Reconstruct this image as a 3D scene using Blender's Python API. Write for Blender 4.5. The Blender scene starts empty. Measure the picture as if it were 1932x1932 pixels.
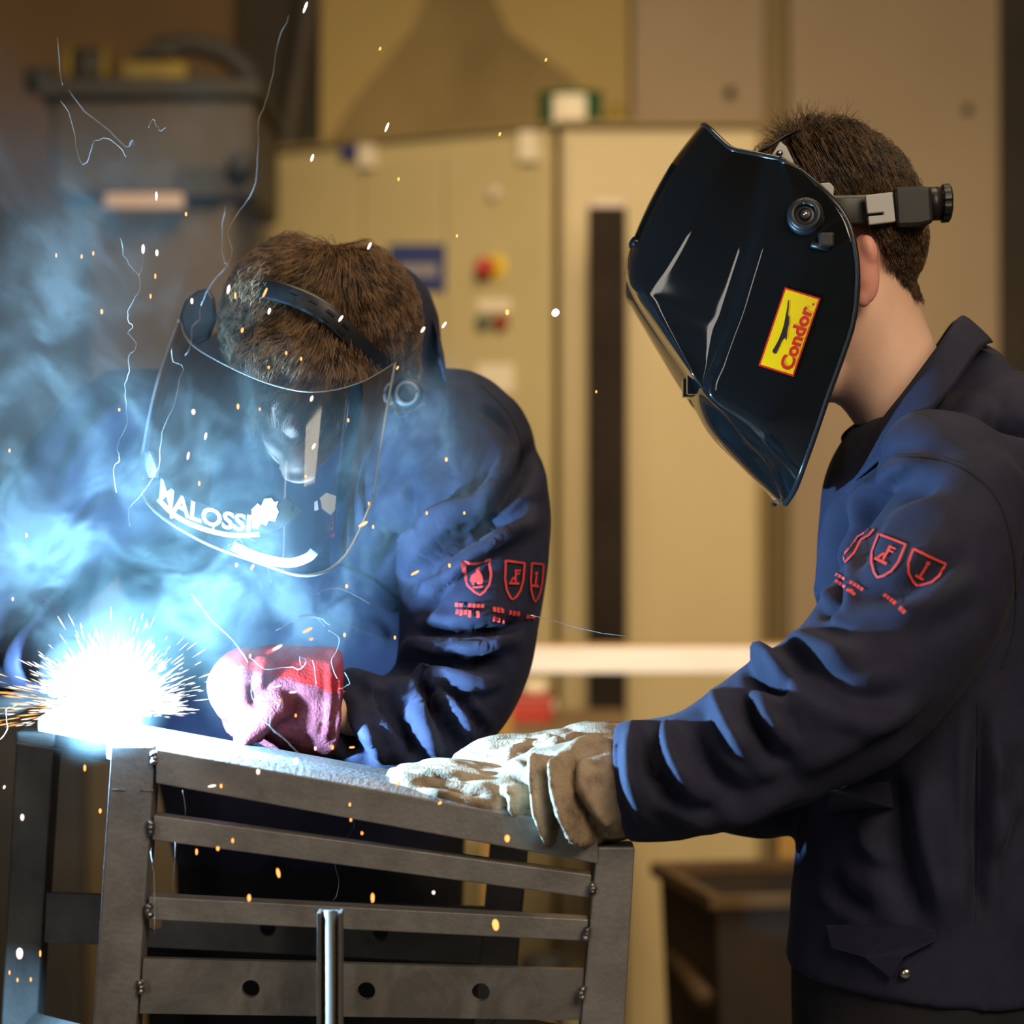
import bpy, bmesh, math, random
import numpy as np
from mathutils import Vector, Matrix, noise as mnoise
from mathutils.bvhtree import BVHTree

random.seed(7)
rng = np.random.default_rng(7)
scene = bpy.context.scene
C = scene.collection

# ------------------------------------------------------------------ camera
FPX, CAMZ = 4840.0, 1.45            # focal length in pixels of the 1932 frame, lens height in metres
def W(px, py, Y):                   # a spot of the photograph at the distance Y (metres) from the lens
    return Vector(((px - 966.0) / FPX * Y, Y, CAMZ - (py - 966.0) / FPX * Y))
def PX(n, Y=2.2):                   # pixels to metres at a distance
    return n / FPX * Y

cam_d = bpy.data.cameras.new('camera'); cam = bpy.data.objects.new('camera', cam_d); C.objects.link(cam)
cam.location = (0, 0, CAMZ); cam.rotation_euler = (math.pi / 2, 0, 0)
cam_d.sensor_width = 36.0; cam_d.lens = 36.0 * FPX / 1932.0
cam_d.dof.use_dof = True; cam_d.dof.focus_distance = 2.27; cam_d.dof.aperture_fstop = 4.0
cam_d.clip_start = 0.05; cam_d.clip_end = 60
scene.camera = cam

# ------------------------------------------------------------------ light
vs = scene.view_settings
vs.view_transform = 'Standard'; vs.look = 'None'; vs.gamma = 1.0; vs.use_curve_mapping = False
vs.exposure = 0.0
scene.cycles.use_denoising = True
scene.cycles.use_adaptive_sampling = True; scene.cycles.adaptive_threshold = 0.06
scene.cycles.max_bounces = 5; scene.cycles.transparent_max_bounces = 10; scene.cycles.volume_bounces = 0
scene.cycles.sample_clamp_indirect = 4.0
scene.cycles.volume_max_steps = 256
world = bpy.data.worlds.new('World'); scene.world = world; world.use_nodes = True
bg = world.node_tree.nodes['Background']
bg.inputs[0].default_value = (1.0, 0.82, 0.60, 1); bg.inputs[1].default_value = 0.024

def area(name, loc, target, size, power, color):
    l = bpy.data.lights.new(name, 'AREA'); o = bpy.data.objects.new(name, l); C.objects.link(o)
    l.shape = 'RECTANGLE'; l.size, l.size_y = size; l.energy = power; l.color = color
    o.location = loc
    o.rotation_euler = (Vector(target) - Vector(loc)).to_track_quat('-Z', 'Y').to_euler()
    return o
area('ceiling_lamp_key', (1.3, -0.5, 3.3), (0.25, 2.3, 1.4), (1.5, 1.5), 78, (1.0, 0.80, 0.56))
area('ceiling_lamp_rear', (0.5, 2.9, 4.3), (0.3, 6.2, 1.2), (2.4, 1.0), 92, (1.0, 0.79, 0.50))
sp_l = bpy.data.lights.new('added_wall_spot', 'SPOT'); sp_o = bpy.data.objects.new('added_wall_spot', sp_l); C.objects.link(sp_o)  # added spot; its soft cone makes the rear wall fade towards the top corners
sp_l.energy = 500; sp_l.color = (1.0, 0.79, 0.52); sp_l.spot_size = math.radians(50); sp_l.spot_blend = 1.0; sp_l.shadow_soft_size = 0.25
sp_o.location = (0.1, 2.5, 3.4); sp_o.rotation_euler = (Vector((0.2, 6.8, 1.15)) - sp_o.location).to_track_quat('-Z', 'Y').to_euler()
area('window_strip', (-1.6, -0.9, 2.1), (0.6, 2.3, 1.6), (0.22, 2.6), 12, (1.0, 0.93, 0.82))
ARC = W(212, 1333, 2.175)
al = bpy.data.lights.new('welding_arc_light', 'POINT'); ao = bpy.data.objects.new('welding_arc_light', al); C.objects.link(ao)
ao.location = ARC; al.energy = 210; al.color = (0.30, 0.64, 1.0); al.shadow_soft_size = 0.009

# ------------------------------------------------------------------ helpers
def link(o, parent=None):
    C.objects.link(o)
    if parent is not None:
        o.parent = parent
        o.matrix_parent_inverse = Matrix.Translation(parent.location).inverted()
    return o
def tag(o, label, cat, group=None, kind=None):
    o['label'] = label
    if cat: o['category'] = cat
    if group: o['group'] = group
    if kind: o['kind'] = kind
    return o
def thing(name, loc, label, cat, group=None):
    o = bpy.data.objects.new(name, None); C.objects.link(o)
    o.location = loc; o.empty_display_size = 0.05
    return tag(o, label, cat, group)
def mk(name, verts, faces, m, parent=None, smooth=False):
    me = bpy.data.meshes.new(name)
    me.from_pydata([tuple(v) for v in verts], [], [tuple(int(i) for i in f) for f in faces])
    me.validate(); me.update()
    if m: me.materials.append(m)
    if smooth: me.polygons.foreach_set('use_smooth', [True] * len(me.polygons))
    return link(bpy.data.objects.new(name, me), parent)
def struct(o, label=None):
    o['kind'] = 'structure'
    if label: o['label'] = label
    return o
def fix_normals(o):
    bm = bmesh.new(); bm.from_mesh(o.data); bmesh.ops.recalc_face_normals(bm, faces=bm.faces); bm.to_mesh(o.data); bm.free()
    return o
def bevel(o, w, seg=2, ang=0.6):
    b = o.modifiers.new('bevel', 'BEVEL'); b.width = w; b.segments = seg; b.limit_method = 'ANGLE'; b.angle_limit = ang
    return o
def subsurf(o, lv=2):
    s = o.modifiers.new('subd', 'SUBSURF'); s.levels = lv; s.render_levels = lv
    return o
def solidify(o, t, off=0.0):
    s = o.modifiers.new('solid', 'SOLIDIFY'); s.thickness = t; s.offset = off
    return o

BOXF = [(0,1,3,2),(4,6,7,5),(0,4,5,1),(2,3,7,6),(0,2,6,4),(1,5,7,3)]
def box(name, lo, hi, m, parent=None, bev=0.0):
    v = [(x, y, z) for x in (lo[0], hi[0]) for y in (lo[1], hi[1]) for z in (lo[2], hi[2])]
    o = fix_normals(mk(name, v, BOXF, m, parent))
    if bev: bevel(o, bev)
    return o
def pbox(name, x0, y0, x1, y1, Y, depth, m, parent=None, bev=0.0):
    """a box whose front face fills the pixel rectangle at distance Y"""
    a, b = W(x0, y1, Y), W(x1, y0, Y)
    return box(name, (a.x, Y, a.z), (b.x, Y + depth, b.z), m, parent, bev)
def prism(name, pts, Y, depth, m, parent=None, bev=0.0, smooth=False):
    """pixel outline at distance Y, extruded away from the lens; Y may be a list"""
    n = len(pts); Ys = Y if isinstance(Y, (list, tuple)) else [Y] * n
    f = [W(p[0], p[1], y) for p, y in zip(pts, Ys)]
    v = f + [p + Vector((0, depth, 0)) for p in f]
    faces = [tuple(range(n)), tuple(range(2 * n - 1, n - 1, -1))] + [(i, i + n, (i + 1) % n + n, (i + 1) % n) for i in range(n)]
    o = fix_normals(mk(name, v, faces, m, parent, smooth))
    if bev: bevel(o, bev)
    return o

def tube_geo(pts, radii, n=16, cap=True, ref=Vector((0, 1, 0))):
    """rings along a path; radius is one number or (in-picture half width, depth half width)"""
    pts = [Vector(p) for p in pts]; V = []; Fc = []
    for i, p in enumerate(pts):
        t = (pts[min(i + 1, len(pts) - 1)] - pts[max(i - 1, 0)]).normalized()
        n2 = ref - t * ref.dot(t)
        if n2.length < 1e-3: n2 = Vector((0.3, 0.2, 1)) - t * Vector((0.3, 0.2, 1)).dot(t)
        n2.normalize(); n1 = t.cross(n2)
        r = radii[i] if isinstance(radii, (list, tuple)) else radii
        a, b = r if isinstance(r, (list, tuple)) else (r, r)
        for k in range(n):
            th = 2 * math.pi * k / n
            V.append(p + n1 * (a * math.cos(th)) + n2 * (b * math.sin(th)))
    for i in range(len(pts) - 1):
        for k in range(n):
            Fc.append((i * n + k, i * n + (k + 1) % n, (i + 1) * n + (k + 1) % n, (i + 1) * n + k))
    if cap:
        Fc.append(tuple(range(n - 1, -1, -1))); Fc.append(tuple(range((len(pts) - 1) * n, len(pts) * n)))
    return V, Fc
def tube(name, pts, radii, m, parent=None, n=12, cap=True, ref=Vector((0, 1, 0)), smooth=True):
    v, f = tube_geo(pts, radii, n, cap, ref)
    return fix_normals(mk(name, v, f, m, parent, smooth))
def catmull(P, k=6):
    """smooth interpolation of a list of numeric tuples"""
    P = [np.array(p, float) for p in P]; out = []
    for i in range(len(P) - 1):
        p0, p1, p2, p3 = P[max(i - 1, 0)], P[i], P[i + 1], P[min(i + 2, len(P) - 1)]
        for j in range(k):
            t = j / k
            out.append(0.5 * (2 * p1 + (p2 - p0) * t + (2 * p0 - 5 * p1 + 4 * p2 - p3) * t * t + (3 * p1 - p0 - 3 * p2 + p3) * t ** 3))
    out.append(P[-1]); return out
def limb(chain, k=5, n=24, ends=(1, 1)):
    """chain of (px, py, Y, half width px, half depth m) -> round-ended tube geometry"""
    S = catmull(chain, k)
    pts = [W(s[0], s[1], s[2]) for s in S]; rad = [(PX(s[3], s[2]), s[4]) for s in S]
    # rounded ends
    def capend(p, q, r):
        d = (p - q).normalized(); out = []
        for f in (0.5, 0.85, 0.97):
            out.append((p + d * (min(r) * f), (r[0] * math.sqrt(1 - f * f), r[1] * math.sqrt(1 - f * f))))
        return out
    st = capend(pts[0], pts[1], rad[0])[::-1]; en = capend(pts[-1], pts[-2], rad[-1])
    if not ends[0]: st = []
    if not ends[1]: en = []
    pts = [a for a, _ in st] + pts + [a for a, _ in en]; rad = [b for _, b in st] + rad + [b for _, b in en]
    return tube_geo(pts, rad, n)
def ell(px, py, Y, ax, az, ay, rot=0.0, n=20):
    """ellipsoid: half sizes in px (picture) and metres (depth), turned in the picture by rot degrees"""
    c = W(px, py, Y); V = []; Fc = []; m = n // 2
    ca, sa = math.cos(math.radians(rot)), math.sin(math.radians(rot))
    A, B = PX(ax, Y), PX(az, Y)
    for i in range(m + 1):
        ph = math.pi * (i + 0.0) / m
        for k in range(n):
            th = 2 * math.pi * k / n
            x, y, z = A * math.sin(ph) * math.cos(th), ay * math.sin(ph) * math.sin(th), B * math.cos(ph)
            V.append(c + Vector((x * ca + z * sa, y, -x * sa + z * ca)))
    for i in range(m):
        for k in range(n):
            Fc.append((i * n + k, i * n + (k + 1) % n, (i + 1) * n + (k + 1) % n, (i + 1) * n + k))
    return V, Fc
def union(geos, voxel, smooth=6, lam=0.5):
    """one continuous surface from overlapping closed shapes"""
    V = []; Fc = []
    for v, f in geos:
        o = len(V); V += [tuple(x) for x in v]; Fc += [tuple(i + o for i in q) for q in f]
    me = bpy.data.meshes.new('tmp'); me.from_pydata(V, [], Fc); me.validate(); me.update()
    bm = bmesh.new(); bm.from_mesh(me); bmesh.ops.remove_doubles(bm, verts=bm.verts, dist=1e-6)
    bmesh.ops.recalc_face_normals(bm, faces=bm.faces); bm.to_mesh(me); bm.free()
    ob = bpy.data.objects.new('tmp', me); C.objects.link(ob)
    md = ob.modifiers.new('r', 'REMESH'); md.mode = 'VOXEL'; md.voxel_size = voxel; md.adaptivity = 0.0
    dg = bpy.context.evaluated_depsgraph_get(); ev = ob.evaluated_get(dg)
    m2 = bpy.data.meshes.new_from_object(ev)
    bpy.data.objects.remove(ob); bpy.data.meshes.remove(me)
    co = np.empty(len(m2.vertices) * 3); m2.vertices.foreach_get('co', co); co = co.reshape(-1, 3)
    co = relax(m2, co, smooth, lam)
    m2.vertices.foreach_set('co', co.ravel()); m2.update()
    return m2
def relax(me, co, it, lam=0.5):
    ed = np.empty(len(me.edges) * 2, int); me.edges.foreach_get('vertices', ed); ed = ed.reshape(-1, 2)
    deg = np.bincount(ed.ravel(), minlength=len(co)).astype(float)[:, None]; deg[deg == 0] = 1
    for s in range(it):
        for l in (lam, -lam * 0.9 if s % 2 else 0):
            if l == 0: continue
            ac = np.zeros_like(co); np.add.at(ac, ed[:, 0], co[ed[:, 1]]); np.add.at(ac, ed[:, 1], co[ed[:, 0]])
            co = co + l * (ac / deg - co)
    return co
def get_co(me):
    co = np.empty(len(me.vertices) * 3); me.vertices.foreach_get('co', co); return co.reshape(-1, 3)
def get_no(me):
    no = np.empty(len(me.vertices) * 3); me.vertex_normals.foreach_get('vector', no); return no.reshape(-1, 3)
def set_co(me, co):
    me.vertices.foreach_set('co', co.ravel()); me.update()
def project(co):
    return 966 + co[:, 0] / co[:, 1] * FPX, 966 - (co[:, 2] - CAMZ) / co[:, 1] * FPX
def seg_dist(px, py, poly):
    """distance to a polyline, position along it 0..1, and signed side"""
    best = np.full(len(px), 1e9); tt = np.zeros(len(px)); sd = np.zeros(len(px))
    P = np.array(poly, float); L = np.r_[0, np.cumsum(np.hypot(*np.diff(P, axis=0).T))]
    for i in range(len(P) - 1):
        d = P[i + 1] - P[i]; l2 = d @ d
        t = np.clip(((px - P[i, 0]) * d[0] + (py - P[i, 1]) * d[1]) / l2, 0, 1)
        qx, qy = px - P[i, 0] - t * d[0], py - P[i, 1] - t * d[1]
        ds = np.hypot(qx, qy); m = ds < best
        best[m] = ds[m]; tt[m] = ((L[i] + t * math.sqrt(l2)) / L[-1])[m]
        sd[m] = np.sign(d[0] * qy - d[1] * qx)[m]
    return best, tt, sd
FOLD = 2.0
def folds(me, lines, ymax=9.0, facing=0.15):
    """press soft cloth folds into the side of a garment that faces the viewer.
    line: (points, width px, height px, taper, sharp) ; height >0 ridge, <0 groove"""
    co = get_co(me); no = get_no(me); px, py = project(co)
    mask0 = np.clip((-no[:, 1] + facing) / 0.5, 0, 1) * (co[:, 1] < ymax)
    disp = np.zeros(len(co))
    for ln in lines:
        pts, w, h = ln[:3]; taper = ln[3] if len(ln) > 3 else 0.35
        P = np.array(pts, float)
        near = (px > P[:, 0].min() - 4 * w) & (px < P[:, 0].max() + 4 * w) & (py > P[:, 1].min() - 4 * w) & (py < P[:, 1].max() + 4 * w)
        ix = np.where(near & (mask0 > 0))[0]
        if not len(ix): continue
        sm = [tuple(p) for p in catmull(pts, 5)] if len(pts) > 2 else pts
        d, t, s = seg_dist(px[ix], py[ix], sm)
        e = np.clip(np.minimum(t, 1 - t) / max(taper, 1e-3), 0, 1); e = e * e * (3 - 2 * e)
        u = d / w
        prof = np.exp(-u ** 1.5) - 0.45 * np.exp(-((u - 1.7) / 0.9) ** 2)
        disp[ix] += PX(h * FOLD, 2.3) * prof * e * mask0[ix]
    co += no * disp[:, None]; set_co(me, co)
def wrinkle(me, amp, scale, stretch=(1, 1, 1), seed=0.0, mask=None):
    co = get_co(me); no = get_no(me); n = np.empty(len(co))
    off = Vector((seed, seed * 1.7, -seed))
    st = Vector(stretch) * scale
    for i, c in enumerate(co):
        v = Vector((c[0] * st.x, c[1] * st.y, c[2] * st.z)) + off
        a = mnoise.noise(v); b = mnoise.noise(v * 2.1 + off)
        n[i] = (1 - abs(a) * 2.2) * 0.6 + b * 0.4
    if mask is not None: n *= mask
    co += no * (amp * n)[:, None]; set_co(me, co)
def mesh_obj(name, me, m, parent=None, smooth=True):
    me.name = name; me.materials.clear(); me.materials.append(m)
    me.polygons.foreach_set('use_smooth', [smooth] * len(me.polygons))
    return link(bpy.data.objects.new(name, me), parent)
def bvh_of(me):
    return BVHTree.FromPolygons([v.co for v in me.vertices], [p.vertices for p in me.polygons])
EYE = Vector((0, 0, CAMZ))
def drop(bvh, px, py, lift, fallbackY):
    """the point of a surface seen at a pixel, lifted off it by `lift` metres"""
    d = W(px, py, 2.0) - EYE; d.normalize()
    hit, nrm, idx, dist = bvh.ray_cast(EYE, d)
    if hit is None: return W(px, py, fallbackY), Vector((0, -1, 0))
    if nrm.dot(d) > 0: nrm = -nrm
    return hit + nrm * lift, nrm
def ribbon_on(name, bvh, pts, width, m, parent, lift=0.0008, step=4.0, Yf=2.3):
    """a printed line, seam or strap following a surface"""
    P = [np.array(p[:2], float) for p in pts]; D = []
    for a, b in zip(P[:-1], P[1:]):
        n = max(1, int(np.hypot(*(b - a)) / step))
        D += [a + (b - a) * i / n for i in range(n)]
    D.append(P[-1]); V = []; Fc = []
    for i, p in enumerate(D):
        t = D[min(i + 1, len(D) - 1)] - D[max(i - 1, 0)]; l = np.hypot(*t) or 1.0
        nx, ny = -t[1] / l * width / 2, t[0] / l * width / 2
        for s in (-1, 1): V.append(drop(bvh, p[0] + s * nx, p[1] + s * ny, lift, Yf)[0])
        if i: Fc.append((2 * i - 2, 2 * i - 1, 2 * i + 1, 2 * i))
    return V, Fc
def merge(parts):
    V = []; Fc = []
    for v, f in parts:
        o = len(V); V += list(v); Fc += [tuple(i + o for i in q) for q in f]
    return V, Fc
def poly_on(bvh, pts, lift, Yf=2.3, grid=5.0):
    """a filled printed outline laid on a surface (triangulated finely)"""
    bm = bmesh.new(); vs_ = [bm.verts.new((p[0], p[1], 0)) for p in pts]; bm.faces.new(vs_)
    bmesh.ops.triangulate(bm, faces=bm.faces)
    for _ in range(4):
        lg = [e for e in bm.edges if e.calc_length() > grid]
        if not lg: break
        bmesh.ops.subdivide_edges(bm, edges=lg, cuts=1); bmesh.ops.triangulate(bm, faces=[f for f in bm.faces if len(f.verts) > 3])
    bm.verts.index_update()
    V = [drop(bvh, v.co.x, v.co.y, lift, Yf)[0] for v in bm.verts]; Fc = [tuple(v.index for v in f.verts) for f in bm.faces]
    bm.free(); return V, Fc
def text_geo(s, size, offset=0.0):
    cu = bpy.data.curves.new('txt', 'FONT'); cu.body = s; cu.size = size; cu.offset = offset
    cu.resolution_u = 3; cu.fill_mode = 'FRONT'
    o = bpy.data.objects.new('txt', cu); C.objects.link(o)
    dg = bpy.context.evaluated_depsgraph_get(); me = bpy.data.meshes.new_from_object(o.evaluated_get(dg))
    V = [v.co.copy() for v in me.vertices]; Fc = [tuple(p.vertices) for p in me.polygons]
    bpy.data.objects.remove(o); bpy.data.curves.remove(cu); bpy.data.meshes.remove(me)
    return V, Fc

# ------------------------------------------------------------------ materials
def mat(name, color, rough=0.6, metal=0.0, color2=None, scale=8.0, detail=5.0, lo=0.35, hi=0.65, bump=0.0, bscale=60.0,
        rough2=None, coat=0.0, sheen=0.0, spec=None, sub=0.0, stretch=(1, 1, 1), distort=0.0):
    m = bpy.data.materials.new(name); m.use_nodes = True
    nt = m.node_tree; N = nt.nodes; L = nt.links; b = N['Principled BSDF']
    b.inputs['Base Color'].default_value = (*color, 1); b.inputs['Roughness'].default_value = rough; b.inputs['Metallic'].default_value = metal
    if coat: b.inputs['Coat Weight'].default_value = coat; b.inputs['Coat Roughness'].default_value = 0.06
    if sheen: b.inputs['Sheen Weight'].default_value = sheen; b.inputs['Sheen Roughness'].default_value = 0.4
    if spec is not None: b.inputs['Specular IOR Level'].default_value = spec
    if sub: b.inputs['Subsurface Weight'].default_value = sub; b.inputs['Subsurface Radius'].default_value = (0.01, 0.004, 0.002)
    if color2 or bump or rough2 is not None:
        tc = N.new('ShaderNodeTexCoord'); mp = N.new('ShaderNodeMapping'); mp.inputs['Scale'].default_value = stretch
        L.new(tc.outputs['Object'], mp.inputs['Vector'])
    if color2 or rough2 is not None:
        nz = N.new('ShaderNodeTexNoise'); nz.inputs['Scale'].default_value = scale; nz.inputs['Detail'].default_value = detail
        nz.inputs['Roughness'].default_value = 0.6; nz.inputs['Distortion'].default_value = distort
        L.new(mp.outputs[0], nz.inputs['Vector'])
        mr = N.new('ShaderNodeMapRange'); mr.inputs['From Min'].default_value = lo; mr.inputs['From Max'].default_value = hi
        L.new(nz.outputs['Fac'], mr.inputs['Value'])
        if color2:
            mx = N.new('ShaderNodeMix'); mx.data_type = 'RGBA'
            mx.inputs['A'].default_value = (*color, 1); mx.inputs['B'].default_value = (*color2, 1)
            L.new(mr.outputs[0], mx.inputs['Factor']); L.new(mx.outputs['Result'], b.inputs['Base Color'])
        if rough2 is not None:
            m2 = N.new('ShaderNodeMapRange'); m2.inputs['To Min'].default_value = rough; m2.inputs['To Max'].default_value = rough2
            L.new(mr.outputs[0], m2.inputs['Value']); L.new(m2.outputs[0], b.inputs['Roughness'])
    if bump:
        n2 = N.new('ShaderNodeTexNoise'); n2.inputs['Scale'].default_value = bscale; n2.inputs['Detail'].default_value = 4
        L.new(mp.outputs[0], n2.inputs['Vector'])
        bp = N.new('ShaderNodeBump'); bp.inputs['Strength'].default_value = bump; bp.inputs['Distance'].default_value = 0.002
        L.new(n2.outputs['Fac'], bp.inputs['Height']); L.new(bp.outputs[0], b.inputs['Normal'])
    return m
def glow(name, color, strength):
    m = bpy.data.materials.new(name); m.use_nodes = True; nt = m.node_tree
    for n in list(nt.nodes): nt.nodes.remove(n)
    e = nt.nodes.new('ShaderNodeEmission'); e.inputs[0].default_value = (*color, 1); e.inputs[1].default_value = strength
    o = nt.nodes.new('ShaderNodeOutputMaterial'); nt.links.new(e.outputs[0], o.inputs[0])
    m.cycles.emission_sampling = 'NONE'      # sparks are too small to sample as lamps; the arc lamp does the lighting
    return m

M = {}
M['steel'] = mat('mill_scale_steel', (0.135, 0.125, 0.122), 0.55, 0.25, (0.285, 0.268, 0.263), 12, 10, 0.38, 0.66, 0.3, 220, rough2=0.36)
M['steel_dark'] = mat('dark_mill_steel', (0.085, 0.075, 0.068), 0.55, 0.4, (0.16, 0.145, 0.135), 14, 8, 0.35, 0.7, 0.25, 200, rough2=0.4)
M['steel_plate'] = mat('cold_rolled_plate', (0.16, 0.15, 0.145), 0.45, 0.6, (0.36, 0.34, 0.33), 11, 6, 0.45, 0.72, 0.15, 200, rough2=0.32, distort=1.2)
M['steel_bright'] = mat('drawn_tube_steel', (0.12, 0.112, 0.10), 0.48, 0.6, (0.18, 0.168, 0.155), 30, 3, stretch=(1, 1, 0.05))
M['weld'] = mat('weld_bead', (0.45, 0.43, 0.42), 0.28, 0.9, (0.12, 0.10, 0.10), 90, 4, bump=0.6, bscale=300)
M['cloth'] = mat('navy_work_cloth', (0.0175, 0.0185, 0.041), 0.82, 0, (0.024, 0.025, 0.053), 26, 4, bump=0.25, bscale=900, sheen=0.03, spec=0.25)
M['cloth_dark'] = mat('dark_trouser_cloth', (0.016, 0.016, 0.020), 0.9, 0, (0.022, 0.021, 0.026), 20, 4, bump=0.25, bscale=800, spec=0.2)
M['thread'] = mat('dark_seam', (0.010, 0.011, 0.018), 0.9)
M['shirt'] = mat('black_undershirt', (0.008, 0.008, 0.009), 0.95)
M['skin'] = mat('skin', (0.90, 0.59, 0.44), 0.5, 0, (0.85, 0.52, 0.38), 14, 4, sub=0.12, bump=0.08, bscale=300)
M['skin_red'] = mat('ear_skin', (0.82, 0.38, 0.30), 0.5, 0, (0.78, 0.33, 0.27), 30, 3, sub=0.2)
M['print_red'] = mat('red_print', (0.75, 0.06, 0.05), 0.6)
M['leather'] = mat('pale_split_leather', (0.36, 0.27, 0.185), 0.85, 0, (0.14, 0.095, 0.058), 30, 9, 0.46, 0.68, 0.6, 500, spec=0.25)
M['leather_red'] = mat('red_split_leather', (0.17, 0.042, 0.056), 0.95, 0, (0.075, 0.016, 0.020), 40, 8, 0.40, 0.64, 0.6, 400, spec=0.08)
M['leather_dkred'] = mat('dark_red_leather', (0.30, 0.015, 0.012), 0.7, 0, (0.18, 0.01, 0.01), 40, 6, bump=0.5, bscale=400)
M['gloss'] = mat('gloss_black_plastic', (0.007, 0.0075, 0.008), 0.035, coat=0.0)
M['bead'] = mat('worn_black_edge', (0.02, 0.021, 0.022), 0.22)
M['matte_black'] = mat('matte_black_plastic', (0.012, 0.012, 0.013), 0.42)
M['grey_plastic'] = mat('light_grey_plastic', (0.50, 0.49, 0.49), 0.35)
M['lens'] = mat('dark_filter_glass', (0.004, 0.005, 0.005), 0.03, coat=0.5)
M['yellow'] = mat('yellow_label', (0.86, 0.58, 0.0), 0.35)
M['red_ink'] = mat('red_label_ink', (0.62, 0.01, 0.005), 0.4)
M['black_ink'] = mat('black_label_ink', (0.008, 0.008, 0.006), 0.4)
M['white_ink'] = mat('white_label_ink', (0.50, 0.52, 0.53), 0.5)
M['button'] = mat('chrome_button', (0.7, 0.66, 0.6), 0.25, 1.0)

# ================================================================== the setting
M['floor'] = mat('concrete_floor', (0.10, 0.085, 0.065), 0.8, 0, (0.16, 0.135, 0.10), 3, 8, bump=0.3)
M['wall_brown'] = mat('brown_painted_wall', (0.13, 0.073, 0.030), 0.85, 0, (0.17, 0.098, 0.043), 1.6, 6)
M['wall_dark'] = mat('dark_opening_board', (0.030, 0.023, 0.015), 0.9, 0, (0.045, 0.034, 0.022), 2, 5)
M['wall_ochre'] = mat('ochre_wall_sheet', (0.36, 0.255, 0.085), 0.8, 0, (0.41, 0.295, 0.11), 1.2, 6)
M['brown_sheet'] = mat('dull_brown_sheet', (0.15, 0.10, 0.038), 0.9, 0, (0.27, 0.19, 0.073), 2.2, 3, 0.3, 0.7, stretch=(1, 1, 0.6))
M['wall_beige'] = mat('beige_wall_panel', (0.32, 0.232, 0.145), 0.8, 0, (0.36, 0.265, 0.168), 1.5, 6)
M['seam_olive'] = mat('olive_joint_strip', (0.22, 0.155, 0.065), 0.8)
M['cab'] = mat('cream_cabinet_paint', (0.43, 0.345, 0.170), 0.5, 0, (0.47, 0.38, 0.195), 2.0, 6)
M['cab_b'] = mat('cream_cabinet_paint_worn', (0.42, 0.32, 0.155), 0.5, 0, (0.46, 0.355, 0.18), 2.0, 6)
M['cab_gap'] = mat('cabinet_gap', (0.16, 0.115, 0.045), 0.8)
M['beam_dark'] = mat('brown_steel_column', (0.016, 0.011, 0.008), 0.8, 0, (0.026, 0.018, 0.013), 5, 5, spec=0.1)
M['pale'] = mat('pale_cap', (0.55, 0.45, 0.36), 0.7)
M['label_white'] = mat('paper_label', (0.72, 0.62, 0.46), 0.7)
M['label_blue'] = mat('blue_plate', (0.035, 0.05, 0.16), 0.5)
M['label_grey'] = mat('grey_print', (0.28, 0.25, 0.26), 0.6)
M['estop_red'] = mat('red_button', (0.42, 0.03, 0.03), 0.4)
M['estop_yel'] = mat('yellow_disc', (0.62, 0.44, 0.02), 0.5)
M['btn_green'] = mat('green_button', (0.07, 0.11, 0.07), 0.5)
M['btn_red'] = mat('dark_red_button', (0.22, 0.035, 0.02), 0.5)
M['green'] = mat('green_tin', (0.02, 0.09, 0.03), 0.5)
M['mach'] = mat('grey_brown_machine', (0.045, 0.034, 0.024), 0.7, 0, (0.08, 0.062, 0.045), 3, 6)
M['mach_dark'] = mat('dark_machine', (0.022, 0.02, 0.019), 0.7, 0, (0.04, 0.034, 0.028), 4, 6)
M['mach_brown'] = mat('brown_machine', (0.06, 0.040, 0.018), 0.7, 0, (0.10, 0.066, 0.03), 2.5, 6)
M['mach_yel'] = mat('dirty_yellow', (0.24, 0.16, 0.01), 0.6, 0, (0.14, 0.10, 0.02), 8, 5)
M['pink'] = mat('pale_pink_bar', (0.52, 0.37, 0.27), 0.7)
M['wood_white'] = mat('whitewashed_timber', (0.95, 0.91, 0.90), 0.7, 0, (0.78, 0.68, 0.60), 9, 6, 0.5, 0.75, stretch=(0.35, 1, 6))
M['wood_edge'] = mat('timber_edge', (0.42, 0.23, 0.06), 0.7)
M['bench'] = mat('brown_bench_wood', (0.17, 0.10, 0.045), 0.7, 0, (0.24, 0.15, 0.07), 6, 6)
M['toolbox'] = mat('red_toolbox_paint', (0.48, 0.045, 0.028), 0.5, 0, (0.36, 0.03, 0.02), 9, 5)
M['bin'] = mat('rusty_bin_steel', (0.075, 0.046, 0.026), 0.8, 0.2, (0.034, 0.028, 0.026), 5, 7, 0.35, 0.65, bump=0.3)
M['bin_rim'] = mat('worn_bin_rim', (0.17, 0.095, 0.04), 0.7, 0.2, (0.10, 0.06, 0.03), 8, 6)
M['rubber'] = mat('dark_rubber', (0.02, 0.018, 0.016), 0.7)

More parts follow.
